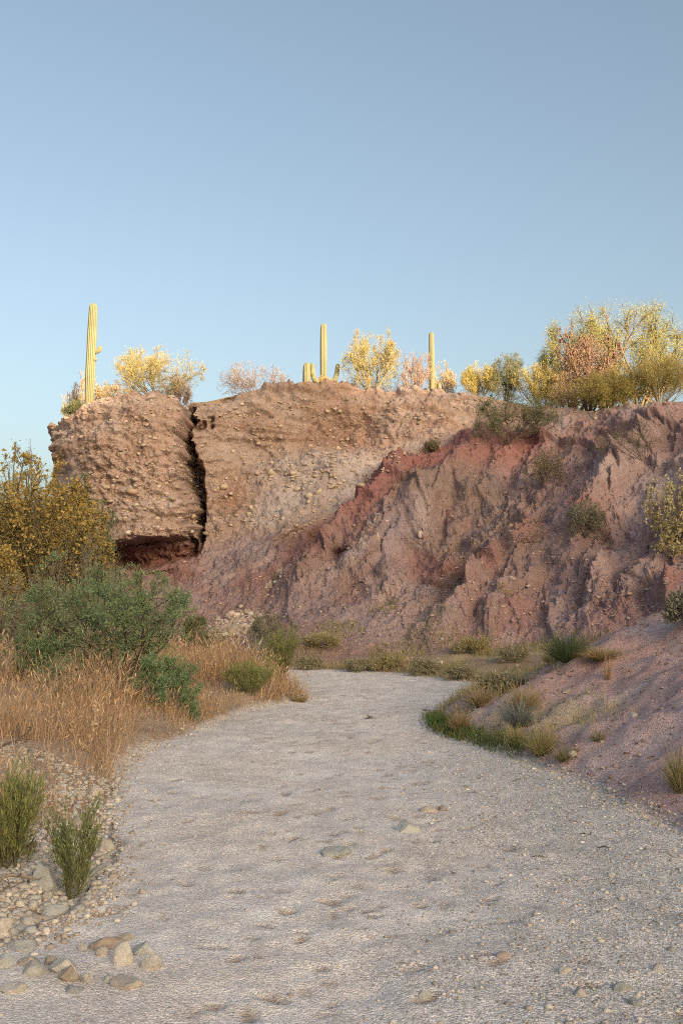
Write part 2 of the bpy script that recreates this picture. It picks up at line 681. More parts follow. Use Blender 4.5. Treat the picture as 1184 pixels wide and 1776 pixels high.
# ------------------------------------------------------------------ cliff
LV = 8
COLS = [  # px, [(py, depth) x 8 from the toe to the rim]
    (215, [(1075, 120), (1040, 120), (1000, 121), (950, 122), (880, 122), (820, 122), (770, 123), (745, 124)]),
    (125, [(1075, 58), (1040, 60), (1000, 62), (950, 63), (880, 63), (820, 63), (770, 64), (745, 64)]),
    (104, [(1075, 35), (1040, 37), (1000, 38), (950, 39), (880, 39), (820, 39), (775, 39), (748, 39.5)]),
    (96, [(1075, 29), (1040, 31), (1000, 33.5), (950, 34), (880, 34), (820, 34), (772, 34.2), (740, 34.8)]),
    (145, [(1080, 28.5), (1045, 30.5), (1000, 32.5), (945, 32.7), (870, 32.8), (800, 32.9), (745, 33.1), (708, 33.6)]),
    (190, [(1082, 28.2), (1047, 30.2), (1002, 32.2), (945, 32.3), (870, 32.4), (800, 32.6), (735, 32.9), (690, 33.4)]),
    (250, [(1086, 27.9), (1050, 29.9), (1005, 32), (945, 32.1), (870, 32.3), (800, 32.5), (730, 32.8), (686, 33.4)]),
    (305, [(1090, 27.5), (1055, 29.4), (1006, 31.7), (945, 32.3), (870, 32.5), (800, 32.7), (730, 33), (692, 33.6)]),
    (350, [(1094, 27), (1060, 28.8), (1010, 31.0), (945, 33.0), (870, 33.8), (800, 34.1), (740, 34.4), (698, 35)]),
    (430, [(1104, 26.4), (1068, 28.1), (1020, 29.8), (950, 32.2), (880, 33.7), (800, 34.7), (740, 35.0), (681, 35.6)]),
    (520, [(1138, 24.4), (1085, 26.9), (1022, 29.2), (950, 31.2), (880, 33.1), (805, 34.8), (745, 35.3), (673, 36)]),
    (620, [(1152, 24), (1100, 25.8), (1030, 28), (950, 30.2), (870, 32.6), (790, 35.0), (740, 35.8), (683, 36.6)]),
    (720, [(1158, 23.5), (1105, 25.2), (1030, 27.2), (950, 29.2), (870, 31.5), (790, 34), (735, 35.3), (679, 36.2)]),
    (820, [(1166, 22.8), (1110, 24.5), (1040, 26.4), (960, 28.4), (880, 30.6), (800, 33), (745, 34.6), (685, 35.6)]),
    (920, [(1160, 22), (1115, 23.5), (1040, 25.6), (960, 27.5), (880, 29.6), (810, 31.8), (760, 33.3), (704, 34.6)]),
    (1020, [(1145, 21.5), (1105, 22.8), (1040, 24.6), (960, 26.4), (880, 28.3), (810, 30.4), (762, 32), (713, 33.4)]),
    (1120, [(1130, 20.8), (1095, 22), (1040, 23.4), (960, 25), (880, 26.8), (810, 28.8), (757, 30.6), (706, 32)]),
    (1250, [(1120, 19.5), (1090, 20.6), (1040, 21.8), (960, 23.2), (880, 25), (800, 27), (745, 28.6), (690, 30)]),
    (1420, [(1110, 18), (1080, 19), (1040, 20), (960, 21.5), (880, 23), (800, 25), (740, 26.5), (680, 28)]),
    (1850, [(1110, 15), (1080, 16), (1040, 17), (960, 18), (880, 19.5), (800, 21), (740, 22.5), (670, 24)]),
    (2900, [(1110, 11), (1080, 12), (1040, 13), (960, 14), (880, 15), (800, 16), (740, 17), (650, 19)]),
]
lat = []
for px, lv in COLS:
    P = at(np.full(LV, float(px)), np.array([a for a, b in lv], float), np.array([b for a, b in lv], float))
    toe = P[0] + np.array([0, -2.0, -0.9])
    rim = P[-1]
    top = [rim + np.array([0, dy, dz]) for dy, dz in ((0.7, 0.10), (3.0, 0.22), (9, 0.3), (30, 0.1), (160, -1.5))]
    lat.append(np.concatenate([[toe], P, top]))
lat = np.array(lat)                                   # (NC, NL, 3)


def catmull(A, t):
    """A (n, ...) control values, t in [0, n-1]; centripetal-ish tangents with limiting"""
    n = len(A)
    i = np.clip(t.astype(int), 0, n - 2)
    f = (t - i).reshape((-1,) + (1,) * (A.ndim - 1))
    p0, p1, p2, p3 = A[np.maximum(i - 1, 0)], A[i], A[i + 1], A[np.minimum(i + 2, n - 1)]
    m1, m2 = (p2 - p0) * 0.42, (p3 - p1) * 0.42
    lim = 1.6 * np.abs(p2 - p1)
    m1, m2 = np.clip(m1, -lim, lim), np.clip(m2, -lim, lim)
    h = f * f
    return p1 * (1 - 3 * h + 2 * h * f) + m1 * (f - 2 * h + h * f) + p2 * (3 * h - 2 * h * f) + m2 * (h * f - h)


pxc = np.array([c[0] for c in COLS], float)
tu = np.concatenate([np.linspace(0, 3, 40)[:-1], np.interp(np.linspace(96, 1215, 660), pxc[3:], np.arange(3, len(COLS))),
                     np.interp(np.linspace(1222, 2900, 90), pxc[3:], np.arange(3, len(COLS)))])
tv = np.concatenate([np.linspace(0, 1, 7)[:-1], np.linspace(1, 8, 318)[:-1], np.linspace(8, 9, 14)[:-1], np.linspace(9, 11, 30)[:-1], np.linspace(11, 13, 9)])
NU, NV = len(tu), len(tv)
A = catmull(lat, tu)                                  # (NU, NL, 3)
B = catmull(np.swapaxes(A, 0, 1), tv)                 # (NV, NU, 3)
CV = np.swapaxes(B, 0, 1)                             # (NU, NV, 3)
du = np.gradient(CV, axis=0)
dv = np.gradient(CV, axis=1)
CN = norm(np.cross(du, dv))
CN = np.where((CN[..., 1:2] > 0.2) & (CN[..., 2:3] < 0.5), -CN, CN)
CN = np.where(CN[..., 2:3] < -0.3, -CN, CN)
pu, pv = project(CV)
TV = np.broadcast_to(tv[None], pu.shape)
TU = np.broadcast_to(tu[:, None], pu.shape)
x, y, z = CV[..., 0], CV[..., 1], CV[..., 2]
face = sst(0.8, 1.6, TV) * (1 - sst(8.0, 8.5, TV))    # 1 on the face
back = sst(2.5, 3.0, TU)
low = fbm(pu / 90, pv / 90, pu * 0, 3, 401)

# boundary between tan conglomerate above and red/mauve mudstone below (surface coordinates)
bx = [0, 180, 335, 350, 400, 450, 520, 575, 640, 720, 760, 800, 860, 900, 950, 1010, 1080, 1184, 2900]
by = [945, 945, 938, 950, 925, 925, 930, 895, 838, 795, 780, 762, 742, 735, 735, 732, 722, 712, 700]
bnd = np.interp(pu, bx, by) + 14 * low + 6 * fbm(pu / 22, pv / 22, pu * 0, 3, 402)
cong = 1 - sst(-12, 12, pv - bnd)                      # 1 = conglomerate
mud = 1 - cong

disp = np.zeros_like(pu)
# broad shape
blk = sst(90, 130, pu) * (1 - sst(305, 326, pu)) * back
disp += face * 0.38 * fbm(x * 0.35, y * 0.35, z * 0.35, 3, 500)
# conglomerate: sub-horizontal beds, lumps, pockets
wz = z + 0.35 * fbm(x * 0.4, y * 0.4, z * 0.4, 3, 503)
beds = fbm(x * 0.30, y * 0.2, wz * 2.6, 4, 505)
beds2 = ridged(x * 0.8, y * 0.5, wz * 4.5, 3, 506)
lump = fbm(x * 1.6, y * 1.6, z * 2.2, 5, 507, 0.6)
w1, wv1 = worley2(x * 2.6 + 0.25 * low, z * 4.2, 21)
w2, wv2 = worley2(x * 6.0, z * 8.5, 24)
st1 = np.where(wv1 > 0.62, np.clip(0.42 - w1, 0, 1) ** 0.6, 0)
st2 = np.where(wv2 > 0.50, np.clip(0.45 - w2, 0, 1) ** 0.6, 0)
stony = 0.35 + 0.65 * sst(-0.2, 0.4, fbm(x * 0.35, y * 0.2, wz * 1.1, 3, 508))
# ledges: each bed stands out at its foot and recedes upward, broken along its length
lz = wz * 1.55 + 0.5 * fbm(x * 0.6, y * 0.4, z * 0.5, 3, 516)
fr = lz - np.floor(lz)
ledge = (1 - fr) ** 1.6 * sst(0.0, 0.07, fr)
lmask = sst(-0.15, 0.35, fbm(x * 0.45, y * 0.3, np.floor(lz) * 3.3, 3, 517))
lz2 = wz * 4.6 + 0.7 * fbm(x * 1.3, y, z * 0.8, 3, 518)
fr2 = lz2 - np.floor(lz2)
ledge2 = (1 - fr2) * sst(0.0, 0.12, fr2)
lmask2 = sst(-0.1, 0.3, fbm(x * 1.3, y, np.floor(lz2) * 2.7, 3, 519))
fine = fbm(x * 7, y * 7, z * 9, 4, 521, 0.65)
w3, wv3 = worley2(x * 1.15 + 0.35 * lump, z * 2.1 + 0.35 * beds, 31)
w4, wv4 = worley2(x * 3.1 + 0.3 * lump, z * 5.0, 34)
disp += face * cong * (0.17 * (wv3 - 0.5) + 0.09 * (wv4 - 0.5))
disp += face * cong * (0.24 * beds + (0.19 * ledge * lmask + 0.075 * ledge2 * lmask2) * (1 - 0.65 * blk) + 0.15 * lump + 0.26 * stony * st1 + 0.12 * stony * st2 + 0.055 * fine)
# mudstone: rills and buttresses that run down to the left
ang = np.interp(pu, [300, 500, 700, 900, 1184, 1800], [0.75, 0.92, 0.98, 0.95, 0.95, 0.9])
wu = pu + 26 * fbm(pu / 110, pv / 110, pu * 0, 3, 510) + 7 * fbm(pu / 20, pv / 20, pu * 0, 3, 522)
wv = pv + 26 * fbm(pu / 110, pv / 110, pu * 0, 3, 511) + 7 * fbm(pu / 20, pv / 20, pu * 0, 3, 523)
along = -wu * np.cos(ang) + wv * np.sin(ang)
across = wu * np.sin(ang) + wv * np.cos(ang)
rill = ridged(across / 120, along / 420, pu * 0, 3, 512, 0.45)
rill2 = ridged(across / 46, along / 190, pu * 0 + 5, 4, 513, 0.6)
rill3 = ridged(across / 15, along / 60, pu * 0 + 9, 3, 524, 0.6)
chunk = fbm(across / 58, along / 85, pu * 0, 5, 514, 0.55)
wm, wmv = worley2(across / 34 + 0.4 * chunk, along / 60 + 0.4 * chunk, 41)
rough = fbm(x * 3.2, y * 3.2, z * 3.2, 6, 515, 0.68)
tal = 1 - sst(1.5, 3.0, TV)                            # smooth talus near the toe
amp = mud * face * (1 - 0.78 * tal) * (1 - 0.65 * np.exp(-((TV - 8.0) / 0.6) ** 2))
disp += amp * (0.72 * rill + 0.20 * rill2 + 0.03 * rill3 + 0.30 * chunk) + mud * face * (0.08 + 0.06 * (1 - tal)) * rough + mud * face * (0.04 + 0.05 * (1 - tal)) * ridged(x * 6, y * 6, z * 6, 4, 526, 0.6)
# harder bands stand proud and break off below
lz3 = along / 78 + 0.9 * low + 0.35 * chunk
fr3 = lz3 - np.floor(lz3)
band = fr3 ** 1.5 * (1 - sst(0.90, 1.0, fr3))
bmask = sst(-0.2, 0.3, fbm(across / 90, np.floor(lz3) * 2.3, pu * 0, 3, 525))
disp += amp * (0.36 * band * bmask + 0.22 * (wmv - 0.5))
# rim: broken, knobbly edge
rimw = np.exp(-((TV - 8.0) / 0.35) ** 2)
disp += rimw * (0.16 * fbm(x * 1.3, y * 1.3, z * 1.3, 4, 520) + 0.10 * st1)
disp *= 0.35 + 0.65 * back
CW = CV + CN * disp[..., None]


def blob(cx, cy, rx, ry, rot=0.0, p=2.0):
    a, b = pu - cx, pv - cy
    c, s_ = math.cos(rot), math.sin(rot)
    return np.exp(-((((a * c + b * s_) / rx) ** 2 + ((-a * s_ + b * c) / ry) ** 2) ** (p / 2)))


inw = np.zeros_like(pu)                                 # push into the cliff (+) / out of it (-)
# the open joint between the left block and the main face
cr_py = np.array([695, 720, 745, 780, 820, 860, 900, 945, 965])
cr_px = np.array([318, 316, 311, 314, 325, 335, 341, 344, 344])
wob = 3 * fbm(pv / 45, pv * 0, pv * 0, 3, 530)
cxl = np.interp(pv, cr_py, cr_px) + wob
cwid = np.interp(pv, cr_py, [22, 20, 20, 21, 23, 20, 14, 10, 4])
inw += 2.6 * (sst(-2.5, 1.0, pu - cxl) * (1 - sst(cwid * 0.55, cwid * 1.35, pu - cxl))) * (1 - sst(945, 972, pv)) * sst(692, 712, pv)
inw -= blk * 1.0 * np.sqrt(np.clip(1 - ((pu - 222) / 118) ** 2, 0, 1)) * np.sqrt(np.clip(1 - ((pv - 830) / 145) ** 2, 0.02, 1)) * (1 - sst(945, 960, pv))
# undercut below the block: dark recess with a sharp brow
brow = np.interp(pu, [150, 185, 240, 300, 335, 350], [952, 947, 942, 934, 930, 945]) + 4 * fbm(pu / 25, pu * 0, pu * 0, 3, 531)
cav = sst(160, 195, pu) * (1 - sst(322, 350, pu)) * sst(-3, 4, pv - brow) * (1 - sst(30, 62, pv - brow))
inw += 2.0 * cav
inw -= 0.35 * sst(150, 190, pu) * (1 - sst(320, 345, pu)) * np.exp(-((pv - brow + 10) / 12) ** 2)
inw -= 0.5 * blob(285, 1000, 60, 14)
# hollow under the rim right of centre, its shelf, and pockets
inw += 0.9 * blob(575, 745, 75, 26, 0.05, 3) + 0.6 * blob(640, 740, 22, 26)
inw -= 0.7 * blob(545, 812, 90, 24, 0.0, 3) + 0.4 * blob(480, 735, 50, 18)
inw += 0.8 * blob(347, 738, 9, 8, 0, 4) + 0.6 * blob(363, 729, 6, 6, 0, 4) + 0.5 * blob(366, 741, 4, 3, 0, 4) + 0.6 * blob(392, 690, 16, 5, -0.2, 4)
inw += 0.45 * blob(420, 720, 40, 8, -0.15)
# hollows in the mudstone
for cx, cy, rx, ry, ro, am in ((505, 945, 38, 12, -0.5, .7), (545, 938, 10, 16, .5, .6), (598, 985, 16, 9, 0, .8), (620, 1045, 22, 20, 0, .6),
                               (475, 1035, 26, 22, .5, .6), (700, 905, 14, 46, .35, .7), (715, 975, 36, 22, -.5, .7), (770, 895, 16, 50, .5, .8),
                               (860, 965, 36, 16, .5, .7), (945, 975, 55, 24, -.5, .8), (800, 920, 10, 36, .5, .6), (900, 855, 26, 10, .3, .5),
                               (1060, 800, 40, 16, -.6, .5), (1080, 960, 14, 40, .1, .5), (1130, 1050, 50, 18, .3, .6), (960, 1010, 20, 26, .5, .5),
                               (1050, 940, 12, 12, 0, .5), (850, 1010, 18, 14, .3, .5), (660, 1000, 10, 30, .5, .5)):
    inw += am * blob(cx, cy, rx, ry, ro, 3)
for cx, cy, rx, ry, ro, am in ((560, 985, 22, 60, .55, .6), (640, 940, 30, 70, .6, .8), (740, 930, 24, 40, .3, .8), (760, 985, 40, 60, .8, .6),
                               (840, 900, 30, 90, .85, .9), (900, 930, 30, 60, .7, .6), (1010, 900, 36, 80, .6, .6), (700, 830, 50, 30, -.5, .5)):
    inw -= am * blob(cx, cy, rx, ry, ro, 2)
CW[..., 1] += inw * face * (0.8 + 0.4 * rough)
# lower the rim slightly at the joint
CW[..., 2] -= 0.25 * np.exp(-((pu - 320) / 10) ** 2) * sst(7.2, 8, TV) * (1 - sst(9, 10, TV))

# pigment by stratum, plus painted brightening for the dimmer right side
sh = pu.shape
cf = lambda r, g, b: np.array([r, g, b])


def mx(c, col, t):
    return c * (1 - t[..., None]) + cf(*col) * t[..., None]


nA = fbm(x * 0.5, y * 0.5, z * 0.7, 4, 601)
nB = fbm(x * 1.4, y * 1.4, z * 1.8, 4, 602)
nC = fbm(across / 60, along / 160, pu * 0, 4, 603)
nD = fbm(across / 26, along / 90, pu * 0, 4, 604)
tan = np.ones(sh + (3,)) * cf(0.40, 0.29, 0.215)
tan = mx(tan, (0.45, 0.36, 0.285), sst(-0.1, 0.5, nA))
tan = mx(tan, (0.37, 0.25, 0.175), sst(0.0, 0.5, beds))
tan = mx(tan, (0.31, 0.235, 0.18), sst(0.1, 0.6, nB) * 0.5)
tan = mx(tan, (0.47, 0.40, 0.33), 0.7 * np.clip(st1 * stony * 1.2 * (wv1 > 0.75) + st2 * stony * 1.1 * (wv2 > 0.7), 0, 1))
pale = np.clip(blob(560, 815, 85, 30, 0, 3) + blob(490, 880, 75, 38, -0.5, 3) + 0.8 * blob(600, 860, 60, 26, -0.6), 0, 1)
tan = mx(tan, (0.47, 0.41, 0.35), pale * 0.85)
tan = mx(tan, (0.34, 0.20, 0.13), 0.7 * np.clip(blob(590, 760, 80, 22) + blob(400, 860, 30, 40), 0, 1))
red = np.ones(sh + (3,)) * cf(0.325, 0.225, 0.20)
red = mx(red, (0.42, 0.325, 0.295), sst(-0.15, 0.5, nC) * 0.8)
red = mx(red, (0.33, 0.175, 0.15), sst(0.0, 0.45, nA) * 0.75)
red = mx(red, (0.34, 0.28, 0.28), sst(0.1, 0.5, nD) * 0.7)
red = mx(red, (0.255, 0.185, 0.155), sst(0.1, 0.55, nB) * 0.6)
bd, _ = seg_dist(pu, pv, [(525, 955), (575, 925), (620, 890), (660, 860), (700, 828), (760, 800), (820, 788), (880, 765), (905, 752)])
bw = 32 + 16 * low + 12 * nB + 12 * sst(640, 760, pu) + 8 * nD
red = mx(red, (0.33, 0.158, 0.138), (1 - sst(bw * 0.3, bw * 1.7, bd)) * (0.78 + 0.4 * nC))
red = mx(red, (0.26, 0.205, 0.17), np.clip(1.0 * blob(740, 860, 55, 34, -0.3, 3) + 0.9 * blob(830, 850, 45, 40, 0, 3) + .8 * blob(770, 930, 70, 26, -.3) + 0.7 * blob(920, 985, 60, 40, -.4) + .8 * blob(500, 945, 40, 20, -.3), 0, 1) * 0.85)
red = mx(red, (0.46, 0.385, 0.355), np.clip(0.8 * blob(1050, 850, 45, 30, -.6) + .8 * blob(1150, 840, 45, 30, -.5) + .7 * blob(735, 910, 14, 26, .2) + .6 * blob(640, 965, 14, 50, .5) + .6 * blob(840, 900, 40, 16, -.8) + .5 * blob(560, 1030, 60, 12, -.6), 0, 1) * (0.8 + 0.5 * nD))
red = mx(red, (0.34, 0.29, 0.295), np.clip(.8 * blob(690, 960, 22, 40, .6) + .8 * blob(620, 1090, 40, 26) + .6 * blob(980, 1080, 60, 20, -.3) + .6 * blob(520, 1080, 60, 30), 0, 1) * 0.9)
toe = 1 - sst(1.2, 2.2, TV + 0.5 * nA)
red = mx(red, (0.31, 0.235, 0.195), toe * 0.7)
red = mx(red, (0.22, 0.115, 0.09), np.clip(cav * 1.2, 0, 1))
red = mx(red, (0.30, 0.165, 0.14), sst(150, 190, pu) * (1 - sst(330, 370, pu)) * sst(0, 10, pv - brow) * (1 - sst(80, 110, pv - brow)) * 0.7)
ccol = red * np.array([0.98, 0.98, 1.12]) * np.interp(pu, [600, 1100], [1, 1.22])[..., None] * mud[..., None] + tan * np.array([1.02, 1.05, 1.27]) * (1 + 0.20 * blk[..., None] + 0.28 * (sst(560, 660, pu) * (1 - sst(820, 900, pu)))[..., None]) * cong[..., None]  # mudstone brightened rightwards in its colour, making up for weaker light there
top = sst(8.0, 8.4, TV)
ccol = mx(ccol, (0.42, 0.30, 0.20), top)
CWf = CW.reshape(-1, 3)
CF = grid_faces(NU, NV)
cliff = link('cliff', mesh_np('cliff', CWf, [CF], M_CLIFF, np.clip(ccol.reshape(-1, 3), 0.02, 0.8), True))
tag(cliff, kind='structure')

# ------------------------------------------------------------------ places on the built surfaces
bvh_c = BVHTree.FromPolygons(CWf.tolist(), CF.tolist())
msk = (np.abs(GV[:, 0]) < 40) & (GV[:, 1] > 1) & (GV[:, 1] < 60)
gsel = GF[msk[GF].all(1)]
bvh_g = BVHTree.FromPolygons(GV.tolist(), gsel.tolist())
CAMV = Vector((0, 0, EYE))


def hit(px, py):
    """first surface the photograph's pixel looks at: place, normal, on_cliff"""
    d = Vector(rays(px, py)).normalized()
    a = bvh_c.ray_cast(CAMV, d)
    b = bvh_g.ray_cast(CAMV, d)
    if a[0] is None and b[0] is None:
        return None
    if b[0] is None or (a[0] is not None and a[3] < b[3]):
        n = a[1]
        return a[0], (n if n.dot(d) < 0 else -n), True
    return b[0], b[1], False


def surf_z(x, y):
    a = bvh_c.ray_cast(Vector((x, y, 60)), Vector((0, 0, -1)))
    b = bvh_g.ray_cast(Vector((x, y, 60)), Vector((0, 0, -1)))
    zs = [h[0].z for h in (a, b) if h[0] is not None]
    return max(zs) if zs else 0.0


# ------------------------------------------------------------------ plants
def shrub(name, label, cat, box, depth, style, group=None, seed=0, base_z=None, base_px=None):
    """box: px0, py_top, px1, py_base of the plant in the photograph; stands at 'depth'"""
    rng = np.random.default_rng(seed + int(box[0] * 7 + box[1] * 13))
    x0, y0, x1, y1 = box
    bp = at(float(base_px if base_px is not None else (x0 + x1) / 2), float(y1), depth)
    bz = surf_z(bp[0], bp[1]) - 0.05 if base_z is None else base_z
    if base_z == 'pixel':
        bz = bp[2]
    H = float(at(0.0, float(y0), depth)[2] - bz)
    Wd = (x1 - x0) / FPX * depth
    cx = float(at((x0 + x1) / 2.0, float(y0), depth)[0] - bp[0])
    s = STYLES[style]
    n0 = s['stems']
    a = rng.uniform(0, 2 * np.pi, n0) + np.arange(n0) * 2.4
    tilt = s['tilt'] * np.sqrt(rng.uniform(0.05, 1, n0))
    d = np.stack([np.cos(a) * np.sin(tilt), np.sin(a) * np.sin(tilt), np.cos(tilt)], 1)
    L = rng.uniform(0.75, 1.1, n0)
    st = np.stack([np.cos(a), np.sin(a), 0 * a], 1) * s.get('foot', 0.04) * rng.uniform(0, 1, (n0, 1))
    P = grow(rng, st, d, L, 7, s['curl'], np.array([0, 0, s['up']]))
    levels = [(P, L)]
    rads = [np.repeat(np.linspace(1, 0.45, 7)[None], n0, 0) * s['r0']]
    r = s['r0']
    for n, ratio, spread, up, curl in s['lev']:
        Pp, Lp = levels[-1]
        pos, dd, ln, idx, t = sprout(rng, Pp, Lp, n, ratio, spread, s.get('t0', 0.3))
        Q = grow(rng, pos, dd, ln, 5, curl, np.array([0, 0, up]))
        levels.append((Q, ln))
        r *= s.get('rr', 0.45)
        rads.append(np.repeat(np.linspace(1, 0.35, 5)[None], len(Q), 0) * r)
    allp = levels[-1][0][:, 2:].reshape(-1, 3)
    zt = np.percentile(allp[:, 2], 97)
    xa, xb = np.percentile(allp[:, 0], [3, 97])
    ya, yb = np.percentile(allp[:, 1], [3, 97])
    S = np.array([Wd / (xb - xa), Wd * s.get('deep', 0.85) / (yb - ya), H / zt])
    off = np.array([cx - (xa + xb) / 2 * S[0], 0, 0])

    def fit(p):
        q = p * S
        w = np.clip(q[..., 2:3] / max(H * 0.35, 1e-3), 0, 1)
        q = q + off * w
        if s.get('noclip'):
            return q
        c0 = np.array([cx, 0, H * 0.38])
        v = (q - c0) / np.array([Wd * 0.5, Wd * 0.5 * s.get('deep', 0.85), H * 0.62])
        v[..., 2] = np.where(v[..., 2] < 0, v[..., 2] * 0.3, v[..., 2])
        rr = np.linalg.norm(v, axis=-1)
        u_ = v / np.maximum(rr, 1e-6)[..., None]
        lim = s.get('lim', 0.88) + s.get('ragged', 0.40) * fbm(u_[..., 0] * 2.6 + seed, u_[..., 1] * 2.6, u_[..., 2] * 2.6, 3, seed)
        nr = np.where(rr > lim, lim + 0.4 * np.tanh((rr - lim) / 0.45), rr)
        k_ = (nr / np.maximum(rr, 1e-6))[..., None]
        return c0 + (q - c0) * k_
    root = thing(name, label, cat, (bp[0], bp[1], bz), group)
    bb = Buf()
    unit = H
    for i, (p, ln) in enumerate(levels):
        if i == len(levels) - 1 and s.get('notwig'):
            continue
        if i == len(levels) - 1:
            v, f = ribbons(fit(p), np.maximum(rads[i] * unit, s.get('tw', 0.0022)) * np.array([1, .9, .75, .6, .35])[None], rng)
        else:
            v, f = tubes(fit(p), rads[i] * unit, 5 if i == 0 else 3)
        base_c = pick(rng, s['bark'] if i < len(levels) - 1 else s.get('twig', s['bark']), len(p))
        bb.add(v, f, np.repeat(base_c, len(v) // len(p), 0))
    link('branches', bb.mesh('branches', M_BARK, True), root)
    # leaves
    if s['nleaf']:
        lb = Buf()
        for li in s.get('leaf_on', (-1,)):
            p, ln = levels[li]
            m = s['nleaf'] if li == -1 else max(1, s['nleaf'] // 2)
            pos, dd, _, idx, t = sprout(rng, p, ln, m, 1, s.get('lspread', 0.9), 0.15)
            pos = fit(pos) + rng.normal(0, s.get('loff', 0.01), pos.shape)
            cl = pick(rng, s['leaf'], len(p), 0.15)[idx]
            cl = cl * rng.uniform(0.75, 1.25, (len(pos), 1))
            ll = s['ll'] * rng.uniform(0.6, 1.3, len(pos))
            v, f = leaves(pos, norm(dd + np.array([0, 0, s.get('lup', 0.0)])), ll, ll * s['lw'], rng)
            lb.add(v, f, np.repeat(cl, 4, 0))
        link('foliage', lb.mesh('foliage', M_LEAF), root)
    if s.get('fill'):
        fbm_ = Buf()
        nf, per, sg = s['fill']
        tips = fit(levels[-1][0][:, -1])
        tips = tips[rng.integers(0, len(tips), min(1500, len(tips)))]
        q = norm(rng.normal(0, 1, (nf, 3))) * (rng.uniform(0.15, 1, (nf, 1)) ** 0.45)
        q[:, 2] = np.where(q[:, 2] < -s.get('fz', 0.35), -q[:, 2], q[:, 2])
        q = np.array([cx, 0, H * 0.42]) + q * np.array([Wd * .5, Wd * .5 * s.get('deep', .85), H * .56]) * 0.93
        near = tips[np.argmin(((q[:, None] - tips[None]) ** 2).sum(-1), 1)]
        q = near + (q - near) * 0.6
        line = np.stack([near, (near + q) / 2 + rng.normal(0, .02, q.shape), q], 1)
        v, f = ribbons(line, np.full((nf, 3), s.get('tw', .003)), rng)
        fbm_.add(v, f, np.repeat(pick(rng, s.get('twig', s['bark']), nf), 6, 0))
        pos = np.repeat(q, per, 0) + rng.normal(0, 1, (nf * per, 3)) * np.array([1.15, 1.15, .75]) * sg * H
        dd = norm(pos - np.repeat(near, per, 0) + rng.normal(0, .5 * sg * H, pos.shape))
        ll = s['ll'] * rng.uniform(.6, 1.3, len(pos))
        v, f = leaves(pos, norm(dd + np.array([0, 0, s.get('lup', 0.0)])), ll, ll * s['lw'], rng)
        pal = s['leaf'] if not s.get('flower') else s['leaf']
        cl = np.repeat(pick(rng, pal, nf, .2), per, 0) * rng.uniform(.78, 1.22, (len(pos), 1))
        if s.get('flower'):
            top_ = (rng.random(len(pos)) < sst(.25, .95, pos[:, 2] / H) * .75)[:, None]
            cl = np.where(top_, pick(rng, s['flower'], len(pos)), cl)
        fbm_.add(v, f, np.repeat(cl, 4, 0))
        link('leaf_sprays', fbm_.mesh('leaf_sprays', M_LEAF), root)
    if s.get('flower'):
        fb = Buf()
        p, ln = levels[-1]
        pos, dd, _, idx, t = sprout(rng, p, ln, s['nflower'], 1, 0.8, 0.75)
        pos = fit(pos) + rng.normal(0, 0.01, pos.shape)
        keep = rng.random(len(pos)) < sst(s.get('flo', 0.2), s.get('fhi', 0.6), pos[:, 2] / H + 0.12 * rng.normal(0, 1, len(pos)))
        pos, dd = pos[keep], dd[keep]
        for k in range(2):
            ll = s['fl'] * rng.uniform(0.7, 1.3, len(pos))
            v, f = leaves(pos, norm(dd + rng.normal(0, .6, dd.shape)), ll, ll * 0.45, rng)
            fb.add(v, f, np.repeat(pick(rng, s['flower'], len(pos), 0.15), 4, 0))
        link('blossom', fb.mesh('blossom', M_LEAF), root)
    return root


